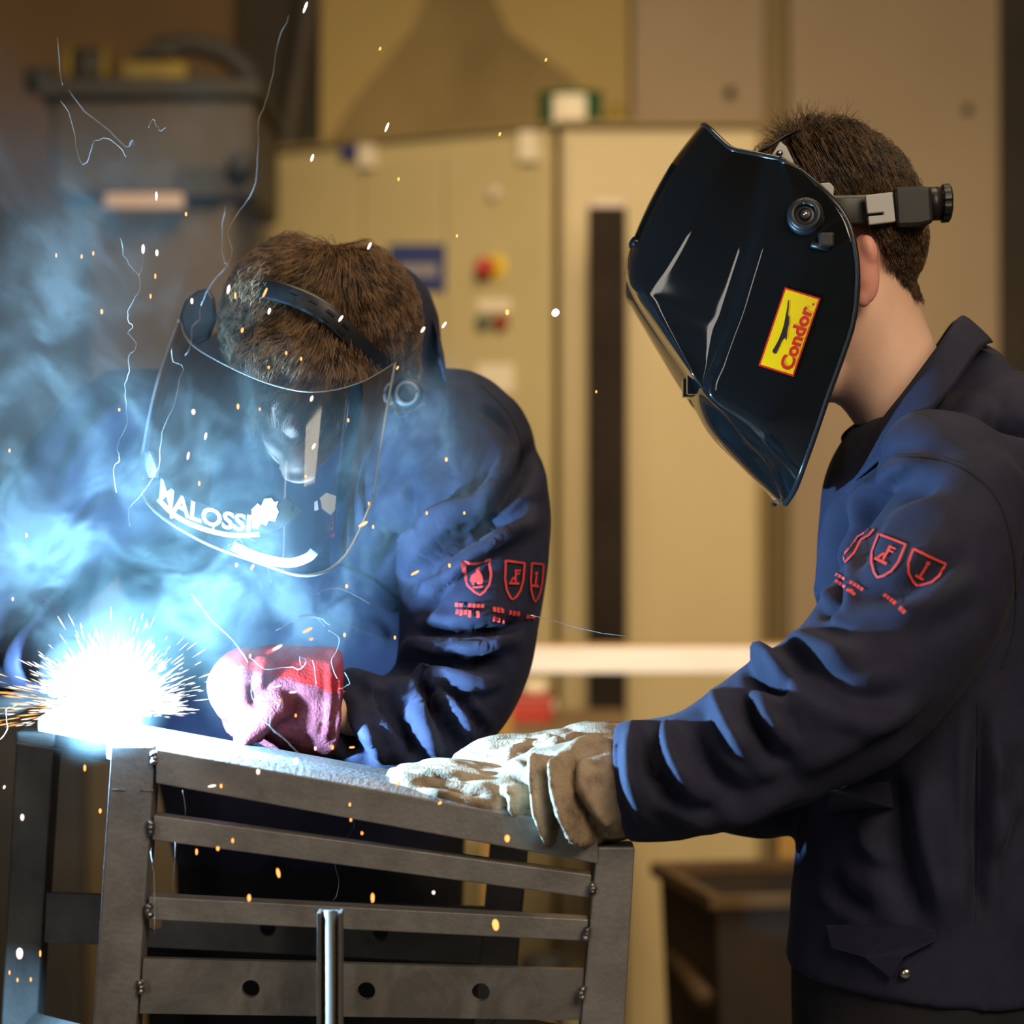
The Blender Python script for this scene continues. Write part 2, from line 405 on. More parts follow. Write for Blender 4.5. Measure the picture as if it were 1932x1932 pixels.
fl = struct(box('floor', (-5, -3, -0.1), (5, 7.6, 0), M['floor']), 'bare concrete workshop floor')
wb = struct(box('wall_back', (-5, 7.3, 0), (5, 7.5, 4.8), M['wall_brown']), 'brown painted rear wall of the workshop')
struct(box('wall_left', (-5.2, -3, 0), (-5, 7.5, 4.8), M['wall_brown']), 'brown side wall of the workshop')
struct(box('wall_right', (5, -3, 0), (5.2, 7.5, 4.8), M['wall_brown']), 'brown side wall of the workshop')
def wallp(name, x0, x1, Y, m, th=0.04, ytop=-560):
    a, b = W(x0, 0, Y), W(x1, 0, Y)
    return box(name, (a.x, Y, 0), (b.x, Y + th, 4.5), m, wb, 0.004)
wallp('wall_panel', 452, 604, 7.22, M['wall_dark'], 0.06)
wallp('wall_panel', 604, 1188, 7.20, M['wall_ochre'], 0.08)
wallp('wall_panel', 1194, 1442, 7.20, M['wall_beige'], 0.08)
wallp('joint_strip', 1442, 1490, 7.24, M['seam_olive'], 0.05)
wallp('wall_panel', 1490, 1886, 7.18, M['wall_beige'], 0.1)
wallp('wall_panel', 1890, 2500, 7.16, M['wall_dark'], 0.12)
for px_, py_ in ((1378, 172), (1826, 206)):
    p = W(px_, py_, 7.17)
    tube('bolt', [p, p + Vector((0, 0.03, 0))], 0.013, M['beam_dark'], wb, 10)

cs = prism('peaked_sheet', [(866, -150), (960, 60), (1075, 142), (1160, 250), (625, 262), (668, 190), (790, 40)], 7.1, 0.03, M['brown_sheet'])  # thin peaked shape, darker brown than the ochre wall behind it
tag(cs, 'dull brown peaked sheet on the ochre wall above the cabinets', 'brown_sheet')
# a leaning pipe before the dark opening
lp = W(590, -40, 7.12); lq = W(538, 300, 7.12); dd = (lq - lp); lo_ = lp + dd * ((lp.z) / -dd.z)
lo_ = lp + (lq - lp) * (lp.z / (lp.z - lq.z))
pipe = tube('leaning_pipe', [lo_, lp, lp - dd * 0.5], 0.026, M['mach'], None, 14)
tag(pipe, 'grey-brown pipe leaning against the wall behind the smoke', 'pipe')

# ---- cabinets
def floor_py(Y): return 966 + CAMZ / Y * FPX
cz = W(0, 240, 6.4).z
A_, B_ = W(478, 290, 6.87), W(1043, 240, 6.4)
u_ = Vector((B_.x - A_.x, B_.y - A_.y, 0)); ulen = u_.length; u_.normalize(); nrm_ = Vector((u_.y, -u_.x, 0))  # towards viewer
def face_pt(px, py, out=0.0):
    k = (px - 966.0) / FPX                      # x = k*Y ; solve on the face plane
    s = (k * A_.y - A_.x) / (u_.x - k * u_.y)
    p = Vector((A_.x, A_.y, 0)) + u_ * s; Y = p.y
    p.z = CAMZ - (py - 966.0) / FPX * Y
    return p + nrm_ * out
def obox(name, o, ux, uy, lx, ly, z0, z1, m, parent=None, bev=0.0):
    v = [o + ux * a + uy * b + Vector((0, 0, c)) - Vector((0, 0, o.z)) for a in (0, lx) for b in (0, ly) for c in (z0, z1)]
    ob = fix_normals(mk(name, v, BOXF, m, parent))
    if bev: bevel(ob, bev)
    return ob
cab = thing('control_cabinet', (A_ + B_).xy.to_3d() / 2, 'cream control cabinet with blue plate and push buttons behind the bent welder', 'cabinet')
o_ = Vector((A_.x, A_.y, 0))
obox('body', o_, u_, Vector((0, 1, 0)), ulen, 0.14, 0.0, cz, M['cab'], cab, 0.006)
edges = [0.012, ulen * 0.385, ulen * 0.66, ulen - 0.012]
obox('plinth', o_ + nrm_ * 0.004, u_, -nrm_, ulen, 0.02, 0.0, 0.09, M['cab_gap'], cab)
for a, b in zip(edges[:-1], edges[1:]):
    obox('door', o_ + u_ * (a + 0.004), u_, nrm_, b - a - 0.008, 0.014, 0.10, cz - 0.05, M['cab'], cab, 0.004)
obox('top_cap', o_ + nrm_ * 0.02, u_, Vector((0, 1, 0)), ulen, 0.17, cz, cz + 0.012, M['seam_olive'], cab)
def face_box(name, x0, y0, x1, y1, m, out=0.014, th=0.006, parent=cab):
    v = []
    for o2 in (out, out + th):
        for (x, y) in ((x0, y0), (x1, y0), (x1, y1), (x0, y1)): v.append(face_pt(x, y, o2))
    return fix_normals(mk(name, v, [(0,1,2,3),(4,7,6,5),(0,4,5,1),(1,5,6,2),(2,6,7,3),(3,7,4,0)], m, parent))
def face_knob(name, px, py, r, m, out, th, parent=cab):
    p = face_pt(px, py, out)
    return tube(name, [p, p + nrm_ * th * 0.8, p + nrm_ * th], [PX(r, p.y), PX(r, p.y), PX(r * 0.75, p.y)], m, parent, 20, ref=Vector((0, 0, 1)))
pl = face_box('blue_plate', 741, 462, 846, 551, M['label_blue']); pl['label'] = 'dark blue notice plate'
g_ = face_box('print_band', 762, 500, 834, 522, M['label_grey'], 0.0205, 0.001, pl)
face_knob('emergency_disc', 940, 505, 25, M['estop_yel'], 0.014, 0.008)['label'] = 'yellow disc'
face_knob('emergency_button', 930, 507, 17, M['estop_red'], 0.02, 0.04)['label'] = 'red mushroom button'
face_box('button_label', 909, 566, 968, 588, M['label_white'])
face_knob('push_button', 921, 609, 14, M['btn_green'], 0.014, 0.02)['label'] = 'dark green button'
face_knob('push_button', 953, 609, 15, M['btn_red'], 0.014, 0.02)['label'] = 'dark red button'
face_box('paper_notice', 908, 688, 974, 742, M['label_white'])
face_box('hinge_tag', 992, 250, 1024, 306, M['label_white'], 0.014, 0.02)
face_box('hinge_tag', 689, 275, 716, 318, M['label_white'], 0.014, 0.02)
face_box('maker_plate', 650, 277, 687, 300, M['label_blue'], 0.014, 0.006)
face_knob('lock', 940, 366, 13, M['pale'], 0.014, 0.014)

cb = thing('metal_locker', W(1245, 0, 6.4).xy.to_3d(), 'plain cream metal locker behind the brown steel column', 'locker')
a, b = W(1058, 240, 6.4), W(1432, 240, 6.4)
box('body', (a.x, 6.4, 0), (b.x, 6.95, cz), M['cab_b'], cb, 0.005)
box('door', (a.x + 0.012, 6.384, 0.08), (b.x - 0.012, 6.40, cz - 0.03), M['cab_b'], cb, 0.004)
box('top_cap', (a.x - 0.006, 6.37, cz), (b.x + 0.01, 6.95, cz + 0.016), M['seam_olive'], cb, 0.002)
box('side_trim', (b.x, 6.375, 0), (b.x + 0.014, 6.95, cz), M['seam_olive'], cb)
box('gap_filler', (B_.x + 0.006, 6.55, 0), (a.x, 6.6, cz), M['cab_gap'], cb)

bm_ = thing('steel_column', W(1146, 0, 6.1).xy.to_3d(), 'dark brown steel column with pale cap before the cream locker', 'column')
a, b = W(1111, 392, 6.1), W(1182, 392, 6.1)
box('flange', (a.x, 6.10, 0), (b.x, 6.106, a.z), M['beam_dark'], bm_, 0.001)
box('flange', (a.x, 6.18, 0), (b.x, 6.186, a.z), M['beam_dark'], bm_, 0.001)
box('web', ((a.x + b.x) / 2 - 0.003, 6.106, 0), ((a.x + b.x) / 2 + 0.003, 6.18, a.z), M['beam_dark'], bm_)
c_ = W(0, 377, 6.1).z
box('cap', (a.x + 0.006, 6.092, a.z), (b.x - 0.006, 6.19, c_), M['pale'], bm_, 0.003)

tn = thing('paint_tin', Vector((W(1078, 0, 6.5).x, 6.55, cz + 0.016)), 'green tin with white label on top of the locker', 'tin')
tx = W(1078, 0, 6.5).x; r_ = PX(60, 6.5); zt = W(0, 168, 6.5).z
tube('can', [(tx, 6.58, cz + 0.0165), (tx, 6.58, zt - 0.004)], r_, M['green'], tn, 28, ref=Vector((0, 1, 0)))
tube('lid', [(tx, 6.58, zt - 0.006), (tx, 6.58, zt)], r_ * 1.03, M['green'], tn, 28)
lv, lf = [], []
for i in range(13):
    th = -math.pi / 2 + (i / 12 - 0.56) * 1.1
    for z in (cz + 0.026, zt - 0.012): lv.append((tx + r_ * 1.01 * math.cos(th), 6.58 + r_ * 1.01 * math.sin(th), z))
    if i: lf.append((2 * i - 2, 2 * i, 2 * i + 1, 2 * i - 1))
mk('tin_label', lv, lf, M['label_white'], tn, True)
gl = thing('oil_can', Vector((W(1165, 0, 6.5).x, 6.55, cz + 0.016)), 'small dark and yellow oil can beside the green tin', 'can')
gx = W(1165, 0, 6.5).x
tube('base', [(gx, 6.56, cz + 0.0165), (gx, 6.56, cz + 0.034)], 0.034, M['rubber'], gl, 20)
tube('cone', [(gx, 6.56, cz + 0.034), (gx, 6.56, cz + 0.066), (gx, 6.56, cz + 0.085)], [0.032, 0.022, 0.006], M['mach_yel'], gl, 20)

# ---- timber beam on legs, bench, toolbox, bin, stool
tb = thing('timber_rail', W(1180, 0, 5.0).xy.to_3d(), 'whitewashed timber rail running level behind both workers', 'timber rail')
a, b = W(890, 1270, 5.0), W(1560, 1221, 5.0)
box('plank', (a.x, 5.0, a.z), (b.x, 5.04, b.z), M['wood_white'], tb, 0.002)
box('edge_strip', (a.x, 5.002, b.z), (b.x, 5.04, b.z + 0.006), M['wood_edge'], tb)
for q in (a.x + 0.02, b.x - 0.09): box('leg', (q, 5.04, 0), (q + 0.06, 5.09, b.z - 0.004), M['wood_edge'], tb, 0.002)
wbch = thing('work_bench', W(1000, 0, 5.6).xy.to_3d(), 'brown wooden bench holding the red toolbox', 'bench')
a, b = W(740, 1388, 5.5), W(1192, 1368, 5.5)
box('bench_top', (a.x, 5.5, a.z), (b.x, 5.95, b.z), M['bench'], wbch, 0.003)
for q in (a.x + 0.02, b.x - 0.05):
    for yy in (5.52, 5.88): box('leg', (q, yy, 0), (q + 0.035, yy + 0.05, a.z), M['bench'], wbch, 0.002)
bz = b.z
tbx = thing('toolbox', Vector((W(1010, 0, 5.6).x, 5.6, bz)), 'red metal toolbox on the bench behind the bent welder', 'toolbox')
a, b = W(962, 1368, 5.55), W(1041, 1314, 5.55)
box('body', (a.x, 5.55, bz), (b.x, 5.72, bz + (b.z - a.z) * 0.72), M['toolbox'], tbx, 0.004)
box('lid', (a.x - 0.002, 5.548, bz + (b.z - a.z) * 0.74), (b.x + 0.002, 5.722, b.z), M['toolbox'], tbx, 0.005)
box('latch', (b.x + 0.002, 5.6, bz + 0.025), (b.x + 0.012, 5.64, bz + 0.045), M['pale'], tbx, 0.002)
rl = thing('rag_roll', Vector((W(1008, 0, 5.6).x, 5.6, b.z)), 'off-white roll lying on the red toolbox', 'roll')
tube('paper', [W(988, 1298, 5.6), W(1030, 1298, 5.6)], PX(14, 5.6), M['label_white'], rl, 18, ref=Vector((0, 0, 1)))
tube('core', [W(985, 1298, 5.6), W(989, 1298, 5.6)], PX(8, 5.6), M['rubber'], rl, 14, ref=Vector((0, 0, 1)))

bn = thing('scrap_bin', Vector((0.53, 4.45, 0)), 'rusty open-topped steel scrap bin on the floor behind the standing worker', 'bin')
c4 = [Vector((0.329, 4.20, 0)), Vector((0.256, 4.60, 0)), Vector((0.73, 4.69, 0)), Vector((0.80, 4.29, 0))]
cen = sum(c4, Vector()) / 4; zr = 0.81
def ringp(s, z, drp=0): return [Vector((cen.x + (p.x - cen.x) * s, cen.y + (p.y - cen.y) * s, z)) for p in c4]
bv = ringp(0.84, 0.02) + ringp(0.97, zr) + ringp(0.945, zr) + ringp(0.82, 0.04)
bf = [(0, 3, 2, 1)] + [(12, 13, 14, 15)]
for k in range(3):
    for i in range(4): bf.append((k * 4 + i, k * 4 + (i + 1) % 4, k * 4 + 4 + (i + 1) % 4, k * 4 + 4 + i))
bevel(fix_normals(mk('body', bv, bf, M['bin'], bn)), 0.004)
rv = ringp(1.03, zr - 0.012) + ringp(1.03, zr + 0.012) + ringp(0.93, zr + 0.012) + ringp(0.93, zr - 0.012)
rf = []
for k in range(4):
    for i in range(4): rf.append((k * 4 + i, k * 4 + (i + 1) % 4, ((k + 1) % 4) * 4 + (i + 1) % 4, ((k + 1) % 4) * 4 + i))
bevel(fix_normals(mk('rim', rv, rf, M['bin_rim'], bn)), 0.003)
tube('side_bar', [c4[0] * 0.5 + c4[1] * 0.5 + Vector((-0.004, 0.16, 0.665)), c4[0] * 0.5 + c4[1] * 0.5 + Vector((0.028, -0.16, 0.645))], 0.018, M['bin_rim'], bn, 10)
for p in ringp(0.8, 0): tube('foot', [p + Vector((0, 0, 0.0)), p + Vector((0, 0, 0.03))], 0.02, M['rubber'], bn, 10)

st = thing('round_stool', Vector((W(1027, 0, 5.3).x, 5.3, 0)), 'low dark round stool seen under the frame rails', 'stool')
sx, sz = W(1027, 0, 5.3).x, W(0, 1802, 5.3).z
tube('seat', [(sx, 5.3, sz - 0.05), (sx, 5.3, sz - 0.045), (sx, 5.3, sz - 0.01), (sx, 5.3, sz)], [0.045, 0.05, 0.05, 0.04], M['rubber'], st, 24)
for k in range(3):
    th = k * 2.094 + 0.4
    tube('leg', [(sx + 0.03 * math.cos(th), 5.3 + 0.03 * math.sin(th), sz - 0.05), (sx + 0.07 * math.cos(th), 5.3 + 0.07 * math.sin(th), 0)], 0.009, M['rubber'], st, 8)

# ---- machine behind the smoke
mc = thing('bench_machine', W(260, 0, 6.0).xy.to_3d(), 'dark grey-brown machine with pale handle bar behind the smoke', 'machine')
zt = W(0, 185, 6.0).z
a, b = W(95, 0, 6.0), W(482, 0, 6.0)
box('hood', (a.x, 6.0, W(0, 372, 6.0).z), (b.x, 6.6, zt), M['mach'], mc, 0.02)
box('tray', (W(70, 0, 5.98).x, 5.98, zt), (W(490, 0, 5.98).x, 6.6, zt + 0.045), M['mach_dark'], mc, 0.006)
a2, b2 = W(20, 0, 6.05), W(440, 0, 6.05)
box('cabinet_body', (W(160, 0, 6.05).x, 6.05, 0), (b2.x, 6.6, W(0, 372, 6.05).z), M['mach_brown'], mc, 0.01)
box('side_case', (W(-60, 0, 6.0).x, 6.0, 0), (W(158, 0, 6.0).x, 6.6, W(0, 392, 6.0).z), M['mach_dark'], mc, 0.02)
pbox('handle_bar', 196, 364, 345, 394, 5.93, 0.04, M['pink'], mc, 0.006)
for q in (205, 330): pbox('bracket', q, 372, q + 12, 386, 5.97, 0.085, M['mach_dark'], mc)
pbox('vent_panel', 330, 315, 420, 372, 5.985, 0.02, M['mach_dark'], mc, 0.004)
tube('dial', [W(455, 310, 6.0), W(455, 310, 5.95)], PX(26, 6.0), M['mach_dark'], mc, 18, ref=Vector((0, 0, 1)))
zz = zt + 0.045
dr = thing('cable_drum', Vector((W(168, 0, 6.2).x, 6.2, zz)), 'black drum with yellow rim on the machine tray', 'drum')
dx, rr = W(168, 0, 6.2).x, PX(42, 6.2)
tube('spool', [(dx - 0.035, 6.2, zz + rr), (dx + 0.035, 6.2, zz + rr)], rr, M['mach_dark'], dr, 24, ref=Vector((0, 0, 1)))
for s in (-1, 1): tube('rim', [(dx + s * 0.035, 6.2, zz + rr), (dx + s * 0.05, 6.2, zz + rr)], rr * 1.1, M['mach_yel'], dr, 24, ref=Vector((0, 0, 1)))
yc = thing('tool_case', Vector((W(285, 0, 6.2).x, 6.2, zz)), 'dirty yellow tool case on the machine tray', 'case')
a3, b3 = W(225, 0, 6.15), W(352, 0, 6.15)
box('shell', (a3.x, 6.15, zz), (b3.x, 6.35, zz + 0.07), M['mach_yel'], yc, 0.012)
tube('handle', [(a3.x + 0.03, 6.2, zz + 0.068), (a3.x + 0.04, 6.2, zz + 0.1), (b3.x - 0.04, 6.2, zz + 0.1), (b3.x - 0.03, 6.2, zz + 0.068)], 0.011, M['mach_dark'], yc, 10)
hs = tube('hose', [Vector((*W(x, 0, 6.3).xz, 0)).xzy.copy() if False else Vector((W(x, y, 6.42).x, 6.42, W(x, y, 6.42).z)) for x, y in ((270, 118), (310, 88), (370, 84), (425, 100), (465, 135), (478, 168))], [0.03] * 6, M['mach_dark'], None, 12)
tag(hs, 'thick black hose arching over the yellow tool case', 'hose')
bl = tube('motor', [Vector((W(50, 0, 6.2).x, 6.2, zz + 0.03)), Vector((W(105, 0, 6.2).x, 6.2, zz + 0.03))], 0.03, M['mach_dark'], None, 18, ref=Vector((0, 0, 1)))
tag(bl, 'small black motor at the left end of the machine tray', 'motor')

# ================================================================== the welded frame
fr = thing('steel_frame', Vector((W(690, 0, 2.2).x, 2.35, 0)), 'bare welded steel frame with sloping rails under the gloved hands', 'steel frame')
FY = 2.16
def lean_post(name, xtl, xtr, ytop, xbl, xbr, ybot, Y, depth, m):
    """post given by its top and by where it leaves the picture, carried on down to the floor"""
    fy = floor_py(Y); k = (fy - ytop) / (ybot - ytop)
    k = min(k, 1.0 + (fy - ybot) / (ybot - ytop))
    def at(xt, xb): return xt + (xb - xt) * k
    # straighten the far-down part: the lean is carried to the floor
    return prism(name, [(xtl, ytop), (xtr, ytop), (at(xtr, xbr), fy), (at(xtl, xbl), fy)], Y, depth, m, fr, 0.002)
lean_post('post', 210, 294, 1406, 175, 257, 1932, FY, 0.04, M['steel'])
lean_post('post', 1126, 1198, 1598, 1096, 1178, 1932, FY, 0.04, M['steel'])
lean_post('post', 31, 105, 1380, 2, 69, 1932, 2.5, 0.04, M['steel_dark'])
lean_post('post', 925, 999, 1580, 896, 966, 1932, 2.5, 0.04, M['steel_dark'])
# top rail: face, chamfer and a top that rises to the back
def sweep(name, pA, pB, prof, m):
    V = []
    for p in (pA, pB):
        for (dy, dz) in prof: V.append(p + Vector((0, dy, dz)))
    n = len(prof); Fc = [tuple(range(n)), tuple(range(2 * n - 1, n - 1, -1))] + [(i, (i + 1) % n, (i + 1) % n + n, i + n) for i in range(n)]
    return bevel(fix_normals(mk(name, V, Fc, m, fr)), 0.0012)
prof = [(0, 0), (0, 0.0285), (0.010, 0.0345), (0.046, 0.0375), (0.046, 0.0)]
sweep('top_rail', W(294, 1478, FY - 0.004), W(1128, 1630, FY - 0.004), prof, M['steel'])
sweep('top_rail_end', W(200, 1461, FY + 0.012), W(294, 1478, FY + 0.012), [(0, 0.012), (0, 0.028), (0.044, 0.0395), (0.044, 0.012)], M['steel'])
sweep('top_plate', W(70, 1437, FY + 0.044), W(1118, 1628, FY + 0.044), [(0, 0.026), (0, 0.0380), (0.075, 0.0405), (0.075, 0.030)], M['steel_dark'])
sweep('added_shade_sheet', W(30, 1436, FY + 0.10), W(1000, 1608, FY + 0.10), [(0, 0.014), (0, 0.017), (0.50, -0.041), (0.50, -0.044)], M['steel_dark'])  # added sheet, unseen from the lens, keeps arc light off the parts below
def rail(pts, Y, d, m=M['steel']): return prism('rail', pts, Y, d, m, fr, 0.001)
rail([(290, 1538), (1116, 1651), (1112, 1694), (287, 1585)], FY + 0.004, 0.025)
rail([(281, 1692), (1110, 1735), (1106, 1776), (277, 1735)], FY + 0.004, 0.025)
def holed(name, quad, holes, Y, depth, m):
    """flat plate with round holes cut right through"""
    bm = bmesh.new()
    outer = []
    for i in range(4):
        a, b = np.array(quad[i], float), np.array(quad[(i + 1) % 4], float)
        for k in range(8): outer.append(a + (b - a) * k / 8)
    ov = [bm.verts.new(W(p[0], p[1], Y)) for p in outer]
    ed = [bm.edges.new((ov[i], ov[(i + 1) % len(ov)])) for i in range(len(ov))]
    for (hx, hy, hr) in holes:
        hv = [bm.verts.new(W(hx + hr * math.cos(t * math.pi / 12), hy + hr * math.sin(t * math.pi / 12), Y)) for t in range(24)]
        ed += [bm.edges.new((hv[i], hv[(i + 1) % 24])) for i in range(24)]
    bmesh.ops.triangle_fill(bm, edges=ed, use_beauty=True)
    # drop the fill inside the holes
    for f in list(bm.faces):
        c = f.calc_center_median()
        qx, qy = 966 + c.x / c.y * FPX, 966 - (c.z - CAMZ) / c.y * FPX
        if any((qx - hx) ** 2 + (qy - hy) ** 2 < (hr * 0.93) ** 2 for hx, hy, hr in holes): bm.faces.remove(f)
    r = bmesh.ops.extrude_face_region(bm, geom=list(bm.faces))
    bmesh.ops.translate(bm, verts=[v for v in r['geom'] if isinstance(v, bmesh.types.BMVert)], vec=(0, depth, 0))
    bmesh.ops.recalc_face_normals(bm, faces=bm.faces)
    me = bpy.data.meshes.new(name); bm.to_mesh(me); bm.free(); me.materials.append(m)
    return link(bpy.data.objects.new(name, me), fr)
holed('drilled_plate', [(270, 1808), (1102, 1830), (1096, 1925), (263, 1912)], [(473, 1866, 17), (691, 1870, 17), (907, 1872, 17)], FY + 0.006, 0.010, M['steel_plate'])
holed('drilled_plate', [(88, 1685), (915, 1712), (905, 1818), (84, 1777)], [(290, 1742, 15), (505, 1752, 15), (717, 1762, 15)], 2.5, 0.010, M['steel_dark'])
for (x1, x2) in ((232, 66), (1150, 945)):
    p, q = W(x1, 1985, FY + 0.04), W(x2, 1940, 2.5)
    tube('side_rail', [p, q], (0.015, 0.015), M['steel_dark'], fr, 4, ref=Vector((0, 0, 1)), smooth=False)
def bead(px, py, r=9, n=3):
    g = []
    for k in range(n):
        g.append(ell(px + random.uniform(-3, 3), py + (k - 1) * r * 0.8, FY - 0.002, r * random.uniform(0.8, 1.1), r * 0.8, 0.005, 0, 12))
    v, f = merge(g); mk('weld_bead', v, f, M['weld'], fr, True)
for b_ in ((291, 1430, 9), (287, 1562, 10), (281, 1718, 9), (264, 1862, 9), (1120, 1676, 8), (1107, 1762, 9), (1098, 1873, 9)): bead(*b_)
for (x0, x1, y) in ((212, 236, 1490), (264, 290, 1491)):
    v, f = tube_geo([W(x0, y, FY - 0.0004), W(x1, y + 1, FY - 0.0004)], 0.0009, 6); mk('scribed_weld_line', v, f, M['weld'], fr)

up = thing('upright_bar', Vector((W(621, 0, 2.09).x, 2.09, 0)), 'dark ribbed steel upright standing in front of the lower rails', 'steel bar')
zt = W(0, 1722, 2.09).z; x0, x1 = W(598, 0, 2.09).x, W(645, 0, 2.09).x; w_ = x1 - x0
def upr(name, a, b, y0, y1, m): return box(name, (x0 + w_ * a, y0, 0), (x0 + w_ * b, y1, zt), m, up, 0.0008)
upr('side_wall', 0.0, 0.16, 2.09, 2.112, M['steel_dark']); upr('side_wall', 0.84, 1.0, 2.09, 2.112, M['steel_dark'])
upr('web', 0.16, 0.84, 2.100, 2.108, M['steel_dark'])
tube('rod', [(x0 + w_ * 0.5, 2.094, 0), (x0 + w_ * 0.5, 2.094, zt + 0.001)], 0.0045, M['steel_bright'], up, 14)

# ================================================================== standing worker (right)
RY = 2.38                                        # the plane through the middle of his head
def mirY(Y): return 2 * RY - Y
rw = thing('person', Vector((W(1780, 0, 2.4).x, 2.4, 0)), 'standing person in navy jacket and raised black welding helmet, glove on the frame', 'person')
# --- body: head, neck, trunk, arms and legs as one surface
g = [ell(1588, 408, RY, 176, 128, 0.076, 45), ell(1515, 430, RY, 118, 150, 0.070, 10), ell(1512, 560, RY, 120, 165, 0.066, 14), ell(1530, 690, RY, 78, 78, 0.048, 20),
     ell(1600, 600, RY, 82, 110, 0.062, 20), ell(1405, 560, RY, 26, 52, 0.014, 24), ell(1395, 590, RY, 30, 24, 0.017, 20),
     ell(1428, 505, RY - 0.032, 24, 14, 0.017), ell(1428, 505, RY + 0.032, 24, 14, 0.017), ell(1425, 655, RY, 22, 16, 0.024, 10),
     ell(1470, 735, RY, 40, 36, 0.03),
     limb([(1608, 560, RY, 112, 0.058), (1660, 680, RY, 108, 0.056), (1722, 790, RY, 98, 0.054), (1775, 900, RY, 100, 0.07)]),
     limb([(1790, 960, 2.40, 150, 0.13), (1790, 1150, 2.40, 205, 0.15), (1770, 1500, 2.40, 200, 0.14), (1750, 1850, 2.40, 205, 0.15)]),
     limb([(1800, 980, 2.23, 80, 0.05), (1640, 1270, 2.19, 80, 0.05), (1470, 1400, 2.18, 70, 0.045), (1200, 1475, 2.19, 55, 0.035)]),
     limb([(1790, 960, 2.56, 80, 0.05), (1650, 1300, 2.54, 75, 0.05), (1420, 1470, 2.44, 60, 0.04), (1200, 1420, 2.34, 45, 0.03)])]
for s in (-1, 1):
    v, f = tube_geo([Vector((0.375, 2.40 + s * 0.085, 1.0)), Vector((0.375, 2.40 + s * 0.09, 0.52)), Vector((0.385, 2.40 + s * 0.09, 0.10)), Vector((0.385, 2.40 + s * 0.09, 0.04))], [0.085, 0.06, 0.04, 0.04], 16)
    g.append((v, f))
body_me = union(g, 0.0055, 8)
body = mesh_obj('body', body_me, M['skin'], rw)
# --- ear
eg = [ell(1634, 505, RY - 0.083, 25, 66, 0.008, -8), ell(1640, 470, RY - 0.088, 16, 30, 0.007, -15), ell(1628, 560, RY - 0.080, 16, 22, 0.008, 0)]
ear = mesh_obj('ear', union(eg, 0.0022, 6), M['skin_red'], rw); ear['label'] = 'reddish left ear'
# --- undershirt at the throat
sh = mesh_obj('undershirt', union([limb([(1712, 812, RY, 62, 0.056), (1700, 890, RY, 92, 0.07), (1710, 1000, RY, 120, 0.09)])], 0.006, 6), M['shirt'], rw)

# --- jacket
jr = [limb([(1830, 745, 2.39, 92, 0.075), (1812, 800, 2.40, 165, 0.135), (1800, 880, 2.40, 225, 0.185), (1795, 1000, 2.40, 246, 0.195), (1795, 1200, 2.40, 252, 0.180), (1772, 1500, 2.40, 258, 0.175), (1752, 1780, 2.40, 262, 0.175), (1748, 1838, 2.40, 266, 0.178)], 6, 40, (1, 0)),
      limb([(1815, 955, 2.225, 120, 0.075), (1745, 1120, 2.195, 156, 0.085), (1625, 1285, 2.175, 152, 0.085), (1478, 1378, 2.172, 140, 0.080), (1330, 1455, 2.180, 120, 0.072), (1172, 1478, 2.188, 110, 0.066)], 8, 40, (1, 0)),
      limb([(1800, 940, 2.57, 120, 0.070), (1680, 1250, 2.56, 125, 0.08), (1560, 1420, 2.52, 105, 0.07), (1420, 1482, 2.43, 98, 0.066), (1230, 1445, 2.35, 70, 0.055)], 6, 32),
      ell(1880, 800, 2.40, 120, 78, 0.13, -40), ell(1806, 800, 2.36, 84, 62, 0.085, -30), ell(1790, 890, 2.26, 140, 110, 0.08, 30), ell(1790, 890, 2.53, 140, 110, 0.08, 30)]
jacket_me = union(jr, 0.0042, 10)
